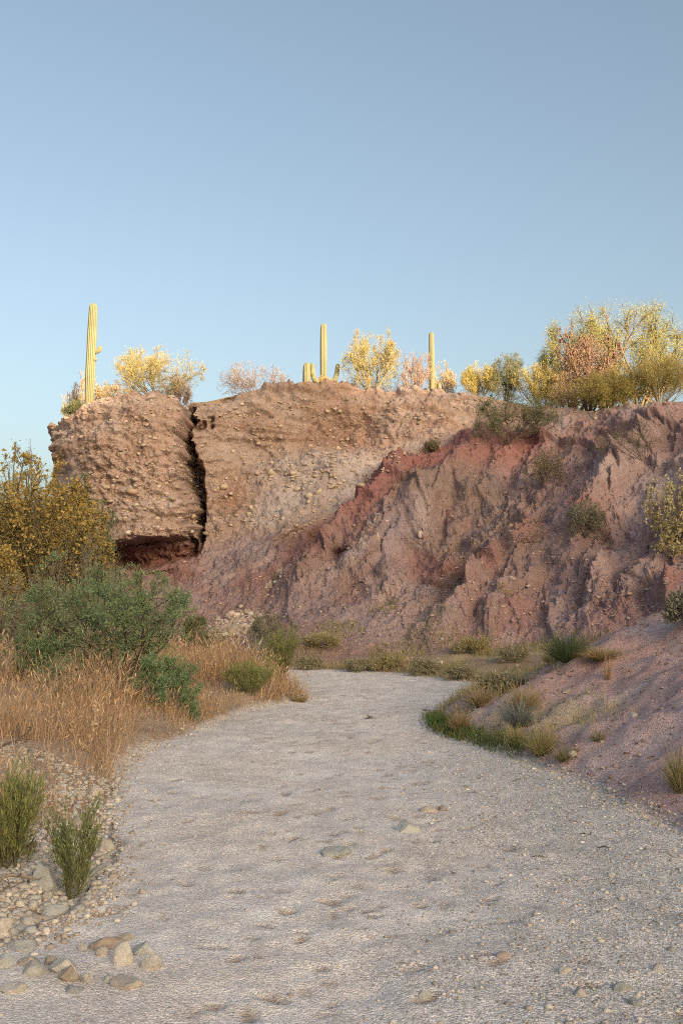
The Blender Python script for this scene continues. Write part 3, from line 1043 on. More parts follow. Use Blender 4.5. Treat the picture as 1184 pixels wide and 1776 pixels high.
STYLES = {
    # fine yellow green palo verde / creosote bush on the cliff top
    'palo': dict(fill=(90, 40, .06), lim=.92, stems=12, tilt=1.0, curl=0.10, up=0.05, r0=0.011, lev=[(8, .6, .5, .05, .14), (7, .5, .6, .04, .15), (5, .5, .5, .04, .12)], bark=[(.26, .22, .11), (.30, .25, .13)],
                 twig=[(.36, .30, .12), (.42, .35, .15), (.30, .27, .10)], tw=.006, nleaf=5, leaf=[(.44, .38, .17), (.39, .35, .15), (.50, .42, .20)], ll=.045, lw=.17, loff=.04),
    'pale': dict(stems=14, tilt=1.1, curl=0.10, up=0.04, r0=0.009, lev=[(7, .6, .5, .05, .14), (7, .5, .6, .04, .15), (5, .5, .5, .04, .12)], bark=[(.33, .25, .17), (.36, .28, .19)],
                 twig=[(.44, .34, .21), (.50, .38, .25)], tw=.006, nleaf=1, leaf=[(.50, .40, .22), (.46, .36, .17)], ll=.05, lw=.2, loff=.03),
    'pink': dict(stems=14, tilt=1.15, curl=0.14, up=0.02, r0=0.010, lev=[(7, .6, .6, .03, .16), (7, .5, .7, .02, .18), (5, .5, .6, .02, .15)], bark=[(.22, .14, .12), (.27, .17, .14)],
                 twig=[(.36, .26, .20), (.42, .32, .25), (.29, .21, .165)], tw=.006, nleaf=1, leaf=[(.40, .31, .22), (.44, .36, .24)], ll=.04, lw=.2, loff=.03),
    'yellow': dict(fill=(60, 50, .07), lim=.9, stems=20, tilt=0.95, curl=0.08, up=0.04, r0=0.007, lev=[(8, .55, .45, .06, .1), (8, .5, .5, .06, .12)], bark=[(.24, .19, .10), (.27, .21, .11)],
                   twig=[(.42, .35, .16), (.48, .39, .18), (.36, .30, .14)], tw=.007, nleaf=12, leaf=[(.45, .38, .14), (.40, .35, .13), (.52, .43, .16), (.33, .30, .12)], ll=.055, lw=.13, loff=.05, lup=.5),
    'tree': dict(fill=(140, 80, .05), lim=.92, ragged=.5, stems=7, tilt=1.1, curl=0.13, up=0.03, r0=0.014, foot=.02, rr=.5, lev=[(7, .66, .6, .04, .14), (8, .5, .65, .02, .16), (7, .45, .65, .0, .15)], bark=[(.13, .10, .07), (.17, .13, .09)],
                 twig=[(.2, .17, .08), (.24, .2, .08)], tw=.006, nleaf=13, leaf=[(.31, .32, .125), (.37, .36, .13), (.25, .275, .115), (.43, .40, .16)], ll=.058, lw=.15, loff=.10, t0=.3, leaf_on=(-1, -2)),
    'cholla': dict(fill=(170, 45, .05), lim=.85, ragged=.3, stems=7, tilt=1.0, curl=0.2, up=0.03, r0=0.013, rr=.8, lev=[(6, .6, .8, .04, .22), (6, .5, .9, .0, .25), (4, .5, 1.0, -.03, .25)], bark=[(.15, .10, .08), (.18, .12, .09)],
                   twig=[(.27, .175, .145), (.22, .14, .12), (.33, .22, .18)], tw=.009, nleaf=5, leaf=[(.37, .245, .205), (.30, .19, .16), (.24, .155, .13), (.42, .30, .25)], ll=.055, lw=.22, loff=.02),
    'green': dict(fill=(50, 30, .06), lim=.9, stems=12, tilt=1.0, curl=0.12, up=0.03, r0=0.010, lev=[(7, .6, .5, .03, .14), (6, .5, .6, .0, .15), (4, .5, .6, .0, .15)], bark=[(.12, .10, .075), (.16, .13, .10)],
                  twig=[(.22, .205, .14)], tw=.004, nleaf=5, leaf=[(.20, .22, .125), (.24, .25, .14), (.17, .19, .11)], ll=.06, lw=.14, loff=.04),
    'dead': dict(stems=14, tilt=1.15, curl=0.14, up=0.0, r0=0.009, lev=[(7, .65, .5, .0, .16), (6, .55, .6, -.02, .18), (4, .5, .6, 0, .15)], bark=[(.15, .12, .10), (.20, .16, .13)],
                 twig=[(.26, .21, .16), (.30, .25, .18), (.2, .16, .12)], tw=.003, nleaf=1, leaf=[(.26, .23, .14), (.21, .19, .12)], ll=.05, lw=.2, loff=.02),
    'orange': dict(fill=(330, 80, .045), lim=.8, stems=9, tilt=0.95, curl=0.14, up=0.04, r0=0.013, lev=[(8, .62, .65, .03, .15), (8, .5, .7, .02, .16), (6, .5, .6, .0, .15)], bark=[(.10, .08, .06), (.13, .1, .07)],
                   twig=[(.20, .16, .08)], tw=.005, nleaf=6, leaf=[(.23, .21, .10), (.27, .235, .105), (.18, .18, .10)], ll=.055, lw=.16, loff=.06,
                   flower=[(.49, .365, .13), (.56, .425, .16), (.42, .315, .11)], nflower=4, fl=.06, flo=.1, fhi=1.1),
    'mesquite': dict(fill=(120, 60, .045), lim=.85, stems=10, tilt=1.1, curl=0.12, up=0.035, r0=0.011, foot=.06, lev=[(8, .62, .5, .03, .13), (8, .5, .55, .02, .14), (5, .5, .5, .02, .12)], bark=[(.075, .06, .05), (.10, .08, .065)],
                     twig=[(.13, .13, .08)], tw=.0022, nleaf=9, leaf=[(.215, .305, .165), (.25, .34, .18), (.18, .265, .145), (.265, .345, .18)], ll=.045, lw=.10, loff=.02, lspread=.6, leaf_on=(-1, -2)),
    'bough': dict(stems=11, tilt=1.35, curl=0.10, up=0.01, r0=0.009, foot=.04, lev=[(6, .6, .45, .02, .13), (6, .45, .55, .02, .14), (3, .5, .5, .02, .12)], bark=[(.075, .06, .05), (.10, .08, .065)],
                  twig=[(.13, .13, .08)], tw=.002, nleaf=14, leaf=[(.215, .305, .165), (.25, .34, .18), (.18, .265, .145)], ll=.045, lw=.10, loff=.016, lspread=.6),
    'broom': dict(noclip=True, stems=30, tilt=0.5, curl=0.05, up=0.04, r0=0.006, foot=.09, lev=[(10, .5, .28, .10, .07), (7, .45, .3, .1, .07)], bark=[(.15, .13, .075), (.14, .15, .08)],
                  twig=[(.20, .23, .095), (.24, .26, .11)], tw=.0014, nleaf=5, leaf=[(.23, .265, .11), (.28, .305, .125), (.19, .225, .10), (.36, .35, .15)], ll=.034, lw=.075, loff=.006, lup=.8, lspread=.35, t0=.15),
    'sprig': dict(noclip=True, stems=12, tilt=0.45, curl=0.05, up=0.03, r0=0.007, foot=.06, lev=[(12, .4, .4, .1, .08), (7, .45, .35, .1, .08)], bark=[(.12, .12, .07), (.14, .15, .08)],
                  twig=[(.18, .21, .09), (.22, .25, .10)], tw=.0012, nleaf=5, leaf=[(.21, .245, .11), (.26, .285, .12), (.17, .20, .10)], ll=.026, lw=.08, loff=.004, lup=.8, lspread=.35, t0=.1),
    'grey': dict(stems=20, tilt=1.1, curl=0.1, up=0.03, r0=0.007, lev=[(8, .55, .5, .05, .12), (6, .5, .5, .05, .12)], bark=[(.16, .14, .12), (.19, .17, .14)],
                 twig=[(.24, .225, .18)], tw=.004, nleaf=7, leaf=[(.24, .235, .185), (.20, .205, .15), (.29, .265, .21)], ll=.05, lw=.17, loff=.03, lup=.4),
    'scrub': dict(noclip=True, stems=16, tilt=1.25, curl=0.14, up=0.02, r0=0.009, lev=[(6, .6, .55, .04, .15), (5, .5, .6, .03, .15), (3, .5, .6, .02, .15)], bark=[(.17, .14, .11), (.22, .18, .14)],
                  twig=[(.30, .26, .19), (.34, .29, .20), (.25, .22, .16)], tw=.004, nleaf=2, leaf=[(.30, .28, .19), (.26, .25, .17), (.34, .30, .20)], ll=.05, lw=.14, loff=.03, lup=.3),
    'straw': dict(noclip=True, stems=26, tilt=1.2, curl=0.10, up=-0.01, r0=0.007, lev=[(6, .6, .45, .03, .12), (5, .5, .5, .0, .14)], bark=[(.26, .22, .13), (.30, .25, .15)],
                  twig=[(.36, .31, .17), (.40, .34, .19), (.31, .27, .15)], tw=.004, nleaf=4, leaf=[(.37, .33, .17), (.33, .30, .16), (.42, .36, .20)], ll=.07, lw=.08, loff=.03, lup=.4),
    'brittle': dict(stems=12, tilt=1.2, curl=0.12, up=0.0, r0=0.007, lev=[(7, .6, .5, .02, .14), (6, .5, .6, .0, .15)], bark=[(.14, .12, .09), (.17, .14, .10)],
                    twig=[(.24, .20, .12)], tw=.004, nleaf=4, leaf=[(.26, .22, .15), (.29, .245, .165)], ll=.035, lw=.2, loff=.03,
                    flower=[(.58, .53, .32), (.62, .57, .36), (.54, .46, .24)], nflower=3, fl=.055, flo=-.3, fhi=.0),
}


def clump(name, label, cat, box, cols, n=500, droop=-0.12, tilt=0.9, width=0.004, depth=None, group=None, seed=0, part='blades', K=5, head=None):
    """a tuft of arching blades standing on the ground"""
    rng = np.random.default_rng(seed + int(box[0] * 5 + box[1] * 3))
    x0, y0, x1, y1 = box
    h = hit((x0 + x1) / 2, y1)
    p = np.array(h[0])
    if depth is not None:
        p = at((x0 + x1) / 2.0, float(y1), depth)
        p[2] = surf_z(p[0], p[1])
    dep = p[1]
    H = (y1 - y0) / FPX * dep
    Wd = (x1 - x0) / FPX * dep
    V, F, C = blades(rng, n, Wd, H, cols, droop, tilt, width * max(1, dep / 9), K)
    me = mesh_np(part, V, [F], M_GRASS, C)
    root = thing(name, label, cat, (p[0], p[1] + 0.12 * Wd, p[2] - 0.02), group)
    link(part, me, root)
    return root


def blades(rng, n, Wd, H, cols, droop, tilt, width, K=5):
    a = rng.uniform(0, 2 * np.pi, n)
    tl = tilt * np.sqrt(rng.uniform(0, 1, n))
    d = np.stack([np.cos(a) * np.sin(tl), np.sin(a) * np.sin(tl), np.cos(tl)], 1)
    st = np.stack([np.cos(a), np.sin(a), 0 * a], 1) * 0.12 * np.sqrt(rng.uniform(0, 1, (n, 1)))
    P = grow(rng, st, d, rng.uniform(0.5, 1.1, n), K, 0.07, np.array([0, 0, droop]))
    P[..., 2] = np.maximum(P[..., 2], 0)
    q = P.reshape(-1, 3)
    S = np.array([Wd / np.ptp(np.percentile(q[:, 0], [1, 99])), Wd * .9 / np.ptp(np.percentile(q[:, 1], [1, 99])), H / np.percentile(q[:, 2], 99.5)])
    P = P * S
    wd = width * rng.uniform(0.6, 1.3, (n, 1)) * np.linspace(1, 0.15, K)[None]
    V, F = ribbons(P, wd, rng)
    C = np.repeat(pick(rng, cols, n), K * 2, 0)
    return V, F, C


# ------------------------------------------------------------------ saguaros
def ribbed(P, R, ribs, rng):
    """fluted cactus limb along the polyline P with radii R, rounded tip"""
    K = len(P)
    S = ribs * 4
    T = norm(np.gradient(P, axis=0))
    ref = np.array([1.0, 0.2, 0])
    A = norm(np.cross(T, np.cross(ref, T)))
    Bv = np.cross(T, A)
    th = np.arange(S) / S * 2 * np.pi
    flute = 0.5 + 0.5 * np.cos(th * ribs)
    rr = R[:, None] * (0.78 + 0.22 * flute[None])
    V = P[:, None] + rr[..., None] * (A[:, None] * np.cos(th)[None, :, None] + Bv[:, None] * np.sin(th)[None, :, None])
    b = np.arange(K - 1)[:, None] * S
    j = np.arange(S)[None]
    F = np.stack([b + j, b + (j + 1) % S, b + S + (j + 1) % S, b + S + j], -1).reshape(-1, 4)
    nz = vnoise(P[:, 2] * 3, P[:, 0], P[:, 1], 3)[:, None] * 0.12 + 1
    C = (np.array([.085, .11, .06]) * (1 - flute[None, :, None]) + np.array([.25, .235, .165]) * flute[None, :, None]) * nz[..., None]
    wood = (1 - sst(0.1, 0.9, P[:, 2] + 0.3 * vnoise(P[:, 2] * 4, P[:, 0], P[:, 1], 8)))[:, None, None] * (0.65 if len(P) > 40 else 0)
    C = C * (1 - wood) + np.array([.20, .165, .12]) * wood
    return V.reshape(-1, 3), F, C.reshape(-1, 3)


def limb(pts, r, rng, tip=True, K=40, foot=1.0):
    pts = np.asarray(pts, float)
    t = np.linspace(0, len(pts) - 1, K)
    P = catmull(pts, t) if len(pts) > 2 else pts[0] + (pts[1] - pts[0]) * np.linspace(0, 1, K)[:, None]
    s_ = np.concatenate([[0], np.cumsum(np.linalg.norm(np.diff(P, axis=0), axis=1))])
    L = s_[-1]
    # resample so the tip has rows for its dome
    ss = np.concatenate([np.linspace(0, L - r, K), L - r + r * np.sin(np.linspace(0.15, 1, 9) * math.pi / 2)])
    P = np.stack([np.interp(ss, s_, P[:, i]) for i in range(3)], 1)
    e = np.clip((ss - (L - r)) / r, 0, 1)
    R = r * np.sqrt(np.maximum(1 - e ** 2, 0.0004))
    R *= 1 + 0.05 * vnoise(ss * 1.3, ss * 0, ss * 0 + r * 50, 9)
    R *= np.interp(ss / L, [0, 0.3, 0.6, 1], [foot, 1.0, 1.0, 0.88])
    return P, R


def saguaro(label, px, py_top, depth, r, lean=0.0, arms=(), ribs=13, group='saguaros along the cliff top', rise=None):
    rng = np.random.default_rng(int(px))
    b = at(float(px), float(py_top), depth)
    bz = surf_z(b[0], b[1]) - 0.1
    H = b[2] - bz
    root = thing('saguaro_cactus', label, 'cactus', (b[0] - lean * H, b[1], bz), group)
    P, R = limb([(0, 0, 0), (lean * H * .4, 0, H * .5), (lean * H, 0, H)], r, rng, foot=0.86)
    V, F, C = ribbed(P, R, ribs, rng)
    link('trunk', mesh_np('trunk', V, [F], M_CACTUS, C, True), root)
    for pts, ar in arms:
        P, R = limb(pts, ar, rng, K=26)
        V, F, C = ribbed(P, R, 11, rng)
        link('arm', mesh_np('arm', V, [F], M_CACTUS, C, True), root)
    return root


saguaro('tallest saguaro, a single column at the left end of the cliff top', 162.5, 526, 35.2, 0.175, 0.02,
        arms=[([(0.2, 0, 2.35), (0.33, -.02, 2.42), (0.36, 0, 2.58)], .085), ([(0.17, -.05, 2.05), (0.28, -.05, 2.1)], .06)])
saguaro('saguaro with two upturned arms in the middle of the cliff top', 561, 561, 38.0, 0.135, 0.0,
        arms=[([(-.05, -.1, .55), (-.32, -.2, .62), (-.40, -.22, .9), (-.44, -.2, 1.32)], .10), ([(.05, -.1, .35), (.35, -.15, .50), (.50, -.15, .85), (.56, -.15, 1.30)], .10)])
saguaro('short stout saguaro column just left of the armed saguaro', 532, 629, 37.8, 0.155, 0.0)
saguaro('slim single saguaro right of centre on the cliff top', 747.5, 576, 38.4, 0.11, -0.005)
saguaro('very small saguaro pup at the foot of the slim saguaro', 761, 663, 37.8, 0.10, 0.0, ribs=9)

# ------------------------------------------------------------------ plants on the cliff top
G1 = 'bushes along the cliff top'
top_plants = [
    ('desert_bush', 'broad pale yellow bush beside the tallest saguaro', 'bush', (205, 600, 348, 692), 36.0, 'palo'),
    ('desert_bush', 'pale straw bush behind the foot of the tallest saguaro', 'bush', (112, 652, 178, 716), 37.5, 'pale'),
    ('desert_bush', 'low straw bush between the tallest saguaro and the broad yellow bush', 'bush', (168, 662, 240, 695), 35.6, 'pale'),
    ('desert_bush', 'faint twiggy bush right of the broad yellow bush at the crack', 'bush', (285, 655, 335, 698), 36.5, 'pink'),
    ('desert_bush', 'pinkish bare bush on the rim left of the armed saguaro', 'bush', (384, 632, 500, 686), 37.4, 'pink'),
    ('desert_bush', 'straw bush growing in front of the armed saguaro', 'bush', (548, 654, 584, 682), 37.2, 'pale'),
    ('palo_verde', 'small upright yellow tree right of the armed saguaro', 'tree', (596, 580, 692, 684), 37.6, 'palo'),
    ('desert_bush', 'low pinkish scrub at the foot of the small yellow tree', 'bush', (598, 655, 690, 686), 39.0, 'pink'),
    ('desert_bush', 'pinkish wispy bush left of the slim saguaro', 'bush', (694, 612, 748, 680), 37.6, 'pink'),
    ('desert_bush', 'thin dry twigs right of the slim saguaro', 'bush', (742, 632, 790, 682), 39.0, 'pale'),
    ('desert_bush', 'low golden bush at the left end of the right hand thicket', 'bush', (800, 636, 862, 690), 37.4, 'yellow'),
    ('desert_bush', 'slender dark green shrub between two golden bushes', 'bush', (850, 614, 902, 694), 37.0, 'green'),
    ('desert_bush', 'wide bright golden bush left of the big tree', 'bush', (888, 630, 1000, 702), 36.6, 'yellow'),
    ('desert_tree', 'largest tree, wide feathery crown at the right of the cliff top', 'tree', (985, 518, 1215, 690), 37.5, 'tree'),
    ('desert_tree', 'darker green leaning tree behind the pink cholla', 'tree', (935, 560, 1065, 690), 38.2, 'tree'),
    ('cholla_cactus', 'pinkish tangled cholla in front of the big trees', 'cactus', (962, 572, 1078, 690), 35.4, 'cholla'),
    ('desert_bush', 'golden bush on the rim below the cholla', 'bush', (1000, 640, 1110, 728), 33.6, 'yellow'),
    ('desert_bush', 'golden bush at the right edge of the cliff top', 'bush', (1090, 612, 1200, 708), 32.8, 'yellow'),
    ('desert_bush', 'orange yellow bush spilling over the rim right of the cholla', 'bush', (1030, 660, 1095, 740), 32.9, 'yellow'),
    ('desert_bush', 'low dry bush between the golden bush and the cholla', 'bush', (950, 650, 1020, 706), 35.4, 'pale'),
]
for i, (nm, lab, cat, box, dep, sty) in enumerate(top_plants):
    shrub(nm, lab, cat, box, dep, sty, G1, seed=100 + i)
shrub('desert_shrub', 'small dark shrub on the shoulder below the tallest saguaro', 'bush', (112, 700, 150, 732), 34.3, 'green', seed=7)

# plants hanging on the face: root where the pixel meets the cliff
face_plants = [
    ('desert_shrub', 'green spreading shrub hanging below the rim at the top of the red band', 'bush', (818, 690, 962, 770), 'green', 880),
    ('desert_shrub', 'grey brown half dead bush below the rim at the right', 'bush', (1030, 728, 1135, 800), 'dead', 1112),
    ('desert_shrub', 'small olive bush in the gully below the green hanging shrub', 'bush', (912, 782, 975, 838), 'dead', 942),
    ('desert_shrub', 'sparse grey green shrub halfway up the mauve slope', 'bush', (985, 872, 1045, 932), 'grey', 1015),
    ('brittlebush', 'bush covered in pale yellow flowers at the right edge', 'bush', (1118, 826, 1225, 940), 'brittle', 1172),
    ('desert_shrub', 'pale seeding bush below the flowering bush', 'bush', (1145, 900, 1215, 960), 'brittle', 1180),
    ('desert_shrub', 'grey green bush at the foot of the slope, right edge', 'bush', (1160, 1030, 1230, 1088), 'grey', 1190),
    ('desert_shrub', 'tiny dry tuft on the tan face below the slim saguaro', 'bush', (735, 764, 760, 784), 'dead', 748),
]
for i, (nm, lab, cat, box, sty, bpx) in enumerate(face_plants):
    h = hit(bpx, box[3])
    dep = h[0].y - 0.05
    shrub(nm, lab, cat, box, dep, sty, 'shrubs clinging to the cliff face', seed=200 + i, base_z='pixel', base_px=bpx)

# ------------------------------------------------------------------ plants of the left bank
# low scrub along the foot of the cliff
for i, (lab, box, sty) in enumerate((
    ('grey green low shrub at the far edge of the wash', (515, 1128, 556, 1162), 'scrub'), ('olive yellow low bush on the talus behind the far wash', (535, 1086, 588, 1124), 'straw'),
    ('dry brown bush at the far edge of the wash, centre', (600, 1134, 648, 1164), 'scrub'), ('yellowish low bush left of the brown talus scrub', (650, 1126, 700, 1160), 'straw'),
    ('brown scrub on the talus right of the centre', (712, 1132, 760, 1168), 'scrub'), ('grey scrub at the right end of the far wash edge', (772, 1140, 822, 1178), 'scrub'),
    ('olive bush on the talus above the right end of the wash', (790, 1096, 842, 1132), 'straw'), ('dead bush on the talus left of the green tuft', (862, 1108, 912, 1146), 'scrub'),
    ('grey green low bush at the corner of the right bank', (836, 1158, 884, 1196), 'scrub'), )):
    box = (box[0], box[1] + 0.38 * (box[3] - box[1]), box[2], box[3])
    h = hit((box[0] + box[2]) / 2, box[3])
    shrub('desert_shrub', lab, 'bush', box, h[0].y - 0.05, sty, 'low scrub along the foot of the cliff', seed=260 + i, base_z='pixel')

left_plants = [
    ('palo_verde', 'big orange flowering tree at the left edge', 'tree', (-70, 806, 150, 1040), 25.5, 'orange', None),
    ('palo_verde', 'lower orange flowering tree in front of the left block', 'tree', (40, 835, 190, 1030), 26.5, 'orange', None),
    ('palo_verde', 'nearer orange branches at the left edge', 'tree', (-80, 925, 35, 1060), 23.5, 'orange', None),
    ('mesquite_tree', 'grey green mesquite top behind the orange tree', 'tree', (-40, 780, 100, 1000), 30.0, 'green', None),
    ('mesquite_shrub', 'green mesquite growing against the left block', 'bush', (85, 838, 200, 1010), 27.6, 'mesquite', None),
    ('desert_shrub', 'grey brown twiggy shrub under the orange trees', 'bush', (80, 930, 215, 1050), 25.4, 'grey', None),
    ('desert_shrub', 'low grey green shrub left of the big green mesquite', 'bush', (-30, 1000, 120, 1075), 21.5, 'grey', None),
    ('mesquite_shrub', 'largest green mesquite shrub, standing in the dry grass', 'bush', (58, 984, 332, 1228), 14.2, 'mesquite', None),
    ('mesquite_shrub', 'smaller green mesquite at the left edge', 'bush', (-70, 1075, 118, 1200), 14.6, 'bough', None),
    ('mesquite_shrub', 'trailing green mesquite bough low over the dry grass', 'bush', (215, 1140, 352, 1238), 13.0, 'bough', 262),
    ('desert_shrub', 'small dark grey shrub in the dry grass under the mesquite', 'bush', (100, 1195, 160, 1265), 12.6, 'grey', None),
    ('desert_shrub', 'round dark green shrub at the foot of the cliff', 'bush', (322, 1072, 358, 1102), 25.8, 'green', None),
    ('desert_shrub', 'grey green bush behind the blue grey tufts', 'bush', (435, 1066, 490, 1130), 24.8, 'grey', None),
    ('desert_broom', 'feathery light green broom at the tip of the grassy bank', 'bush', (462, 1092, 512, 1192), 18.2, 'broom', 488),
    ('desert_shrub', 'low green shrub in the dry grass near the wash', 'bush', (395, 1150, 470, 1225), 15.4, 'broom', 432),
    ('desert_shrub', 'brown grey low scrub beside the rubble', 'bush', (330, 1090, 400, 1140), 23.0, 'dead', None),
    ('desert_broom', 'tall bright green broom at the left edge of the stony bank', 'bush', (-48, 1352, 62, 1515), 6.0, 'broom', 15),
    ('desert_broom', 'short green broom among the stones of the left bank', 'bush', (90, 1408, 166, 1530), 5.65, 'sprig', 118),
    ('desert_shrub', 'grey dead stems behind the tall bright green broom', 'bush', (-40, 1400, 40, 1520), 6.2, 'dead', 0),
]
for i, (nm, lab, cat, box, dep, sty, bpx) in enumerate(left_plants):
    shrub(nm, lab, cat, box, dep, sty, None, seed=300 + i, base_px=bpx)
BLUE = [(.19, .215, .215), (.24, .26, .255), (.15, .17, .175), (.29, .30, .27)]
YEL = [(.33, .295, .14), (.38, .335, .17), (.28, .26, .13), (.42, .36, .20)]
STRAW = [(.42, .30, .17), (.48, .36, .22), (.36, .24, .13), (.40, .26, .145)]
OLIVE = [(.22, .215, .12), (.27, .255, .14), (.31, .265, .16)]
clump('grass_tussock', 'larger blue grey drooping tussock below the cliff', 'grass', (416, 1082, 480, 1144), BLUE, 900, -.16, 1.1, .004, depth=23.0, seed=1)
clump('grass_tussock', 'smaller blue grey tussock left of the larger one', 'grass', (388, 1106, 422, 1142), BLUE, 600, -.16, 1.1, .004, depth=22.8, seed=2)

# right bank
for lab, box, cols, n, dr in [
    ('blue grey tussock on the right bank', (866, 1208, 935, 1262), BLUE, 900, -.10),
    ('yellowish tussock below the blue grey one', (905, 1245, 975, 1312), YEL, 700, -.14),
    ('small yellow green tussock left of the yellowish one', (872, 1250, 915, 1296), YEL, 400, -.12),
    ('low olive tussock near the wash edge', (950, 1285, 1010, 1320), OLIVE, 400, -.14),
    ('bright green tuft at the bend of the wash', (742, 1232, 782, 1262), [(.08, .15, .045), (.11, .19, .06)], 500, -.08),
    ('straw tussock above the bright green tuft', (776, 1222, 820, 1270), STRAW + OLIVE, 500, -.12),
    ('long dry tussock at the top of the right bank', (870, 1180, 950, 1235), STRAW + YEL, 800, -.14),
    ('brownish tussock on the far corner of the right bank', (800, 1182, 870, 1226), OLIVE + STRAW, 600, -.14),
    ('dark tussock at the right edge by the wash', (1150, 1290, 1215, 1375), OLIVE + YEL, 800, -.10),
    ('pale upright grass stems on the mound crest', (1045, 1125, 1062, 1180), STRAW, 60, -.02),
    ('dry olive tuft low on the mauve mound', (1015, 1255, 1060, 1285), OLIVE, 200, -.12),
    ('green shrubby tuft on the talus', (940, 1085, 1030, 1148), [(.10, .14, .07), (.13, .17, .08), (.08, .11, .06)], 900, -.03),
    ('pale yellow grass patch right of the green tuft', (1000, 1115, 1095, 1145), YEL + STRAW, 900, -.10),
    ('grey green low tuft beyond the wash', (870, 1160, 930, 1190), BLUE + OLIVE, 500, -.10),
    ('yellow tuft at the foot of the talus', (935, 1120, 985, 1150), YEL, 400, -.1),
    ('small dry tuft at the tip of the grassy bank', (500, 1196, 540, 1218), STRAW + OLIVE, 250, -.12),
]:
    clump('grass_tussock', lab, 'grass', box, cols, n, dr, 1.0, .0035, seed=11)
for bx_, lab in (((630, 1236, 652, 1246), 'tiny dark weed in the middle of the wash'), ((728, 1226, 746, 1233), 'tiny dark weed near the right bend of the wash')):
    clump('small_weed', lab, 'weed', bx_, [(.10, .11, .06), (.14, .13, .08)], 90, -.1, 1.3, .004, seed=3)


# ------------------------------------------------------------------ grass as ground cover
def carpet(name, pts, hgt, cols, width, rng, lean=0.25, head=0.0, kind='stuff'):
    n = len(pts)
    a = rng.uniform(0, 2 * np.pi, n)
    tl = np.abs(rng.normal(0, lean, n))
    d = np.stack([np.cos(a) * np.sin(tl), np.sin(a) * np.sin(tl), np.cos(tl)], 1)
    P = grow(rng, pts, d, hgt, 4, 0.17, np.array([0, 0, -0.08]))
    wd = (width * rng.uniform(0.6, 1.4, n))[:, None] * np.array([1, .8, .55, .12])[None]
    V, F = ribbons(P, wd, rng)
    b = Buf()
    c = pick(rng, cols, n, 0.22)
    b.add(V, F, np.repeat(c, 8, 0))
    if head:
        k = rng.random(n) < head
        ax = norm(P[k, 3] - P[k, 2])
        ln = hgt[k] * rng.uniform(.14, .26, k.sum())
        v, f = leaves(P[k, 3] - ax * ln[:, None] * .3, ax, ln, width[k] * 2.0 if np.ndim(width) else np.full(k.sum(), width * 2.0), rng)
        b.add(v, f, np.repeat(c[k] * 1.12, 4, 0))
    o = link(name, b.mesh(name, M_GRASS))
    tag(o, kind=kind)
    return o


rng = np.random.default_rng(42)
# tall dry grass on the left bank
N = 230000
gxs = rng.uniform(-13, 0.2, N)
gys = 6.6 + 16.5 * rng.random(N) ** 1.25
dd = wash_sd(gxs, gys)
l_, r_, f_ = zones(gxs, gys)
ppx, ppy = project(np.stack([gxs, gys, gys * 0 + 0.3], 1))
den = 0.10 + 1.0 * sst(-0.25, 0.4, fbm(gxs * 1.1, gys * 1.1, gxs * 0, 4, 700))
# bare stony strip near the camera: grass stops along a line from the wash edge to the left frame edge
edge = np.interp(ppx, [-200, 0, 70, 190, 230], [1425, 1408, 1376, 1342, 1332])
keep = (dd > 0.06) & (l_ > 0.5) & (ppx > -160) & (ppy < edge) & (rng.random(N) < den * 0.75)
# the corner near (0..110, 1060..1200) is sparser, with bare ground
sp = (ppx < 130) & (ppy < 1235) & (ppy > 1120)
keep &= ~(sp & (rng.random(N) < 0.6))
gxs, gys = gxs[keep], gys[keep]
zz = ground_z(gxs, gys, False)
hgt = rng.uniform(0.18, 0.52, len(gxs)) * (0.75 + 0.5 * sst(0.1, 1.2, dd[keep])) * (0.85 + 0.6 * fbm(gxs * 1.0, gys * 1.0, gxs * 0, 3, 702))
carpet('dry_grass', np.stack([gxs, gys, zz - 0.01], 1), hgt, [(.47, .32, .195), (.54, .39, .25), (.40, .26, .155), (.47, .295, .175), (.58, .46, .33), (.32, .21, .14), (.42, .32, .22)], 0.0025 * (gys / 9) ** 0.6, rng, 0.46, 0.5)
k2 = rng.random(len(gxs)) < 0.6
m_ = np.stack([gxs[k2] + rng.normal(0, .1, k2.sum()), gys[k2] + rng.normal(0, .1, k2.sum()), zz[k2] - 0.01], 1)
carpet('matted_grass', m_, rng.uniform(0.12, 0.36, len(m_)), [(.42, .27, .165), (.47, .33, .21), (.34, .22, .14), (.50, .37, .25)], 0.0024 * (m_[:, 1] / 9) ** 0.6, rng, 0.95)
# olive and yellow cover on the talus foot and the right bank
N = 120000
gxs = rng.uniform(-4, 9, N)
gys = rng.uniform(9.5, 27, N)
P0 = np.stack([gxs, gys, gys * 0 + 0.2], 1)
dd = wash_sd(gxs, gys)
l_, r_, f_ = zones(gxs, gys)
pch = fbm(gxs * 0.9, gys * 0.9, gxs * 0, 3, 710)
k1 = (f_ > 0.5) & (dd > 0.02) & (dd < 4.6) & (pch > -0.16 + 0.10 * dd) & (rng.random(N) < 0.9)
k2 = (r_ > 0.5) & (dd > 0.0) & (gys > 9.8) & (dd < 1.0 + 0.16 * (gys - 9.5)) & (gxs < 4.6) & (pch > -0.16) & (rng.random(N) < 0.75)
kk = k1 | k2
gxs, gys, dds = gxs[kk], gys[kk], dd[kk]
zz = np.array([surf_z(a, b) for a, b in zip(gxs, gys)])
carpet('talus_grass', np.stack([gxs, gys, zz - 0.01], 1), rng.uniform(0.06, 0.22, len(gxs)), [(.34, .30, .14), (.40, .34, .17), (.26, .24, .12), (.43, .35, .22), (.30, .26, .15), (.24, .23, .13)], 0.0040 * (gys / 14), rng, 0.7)
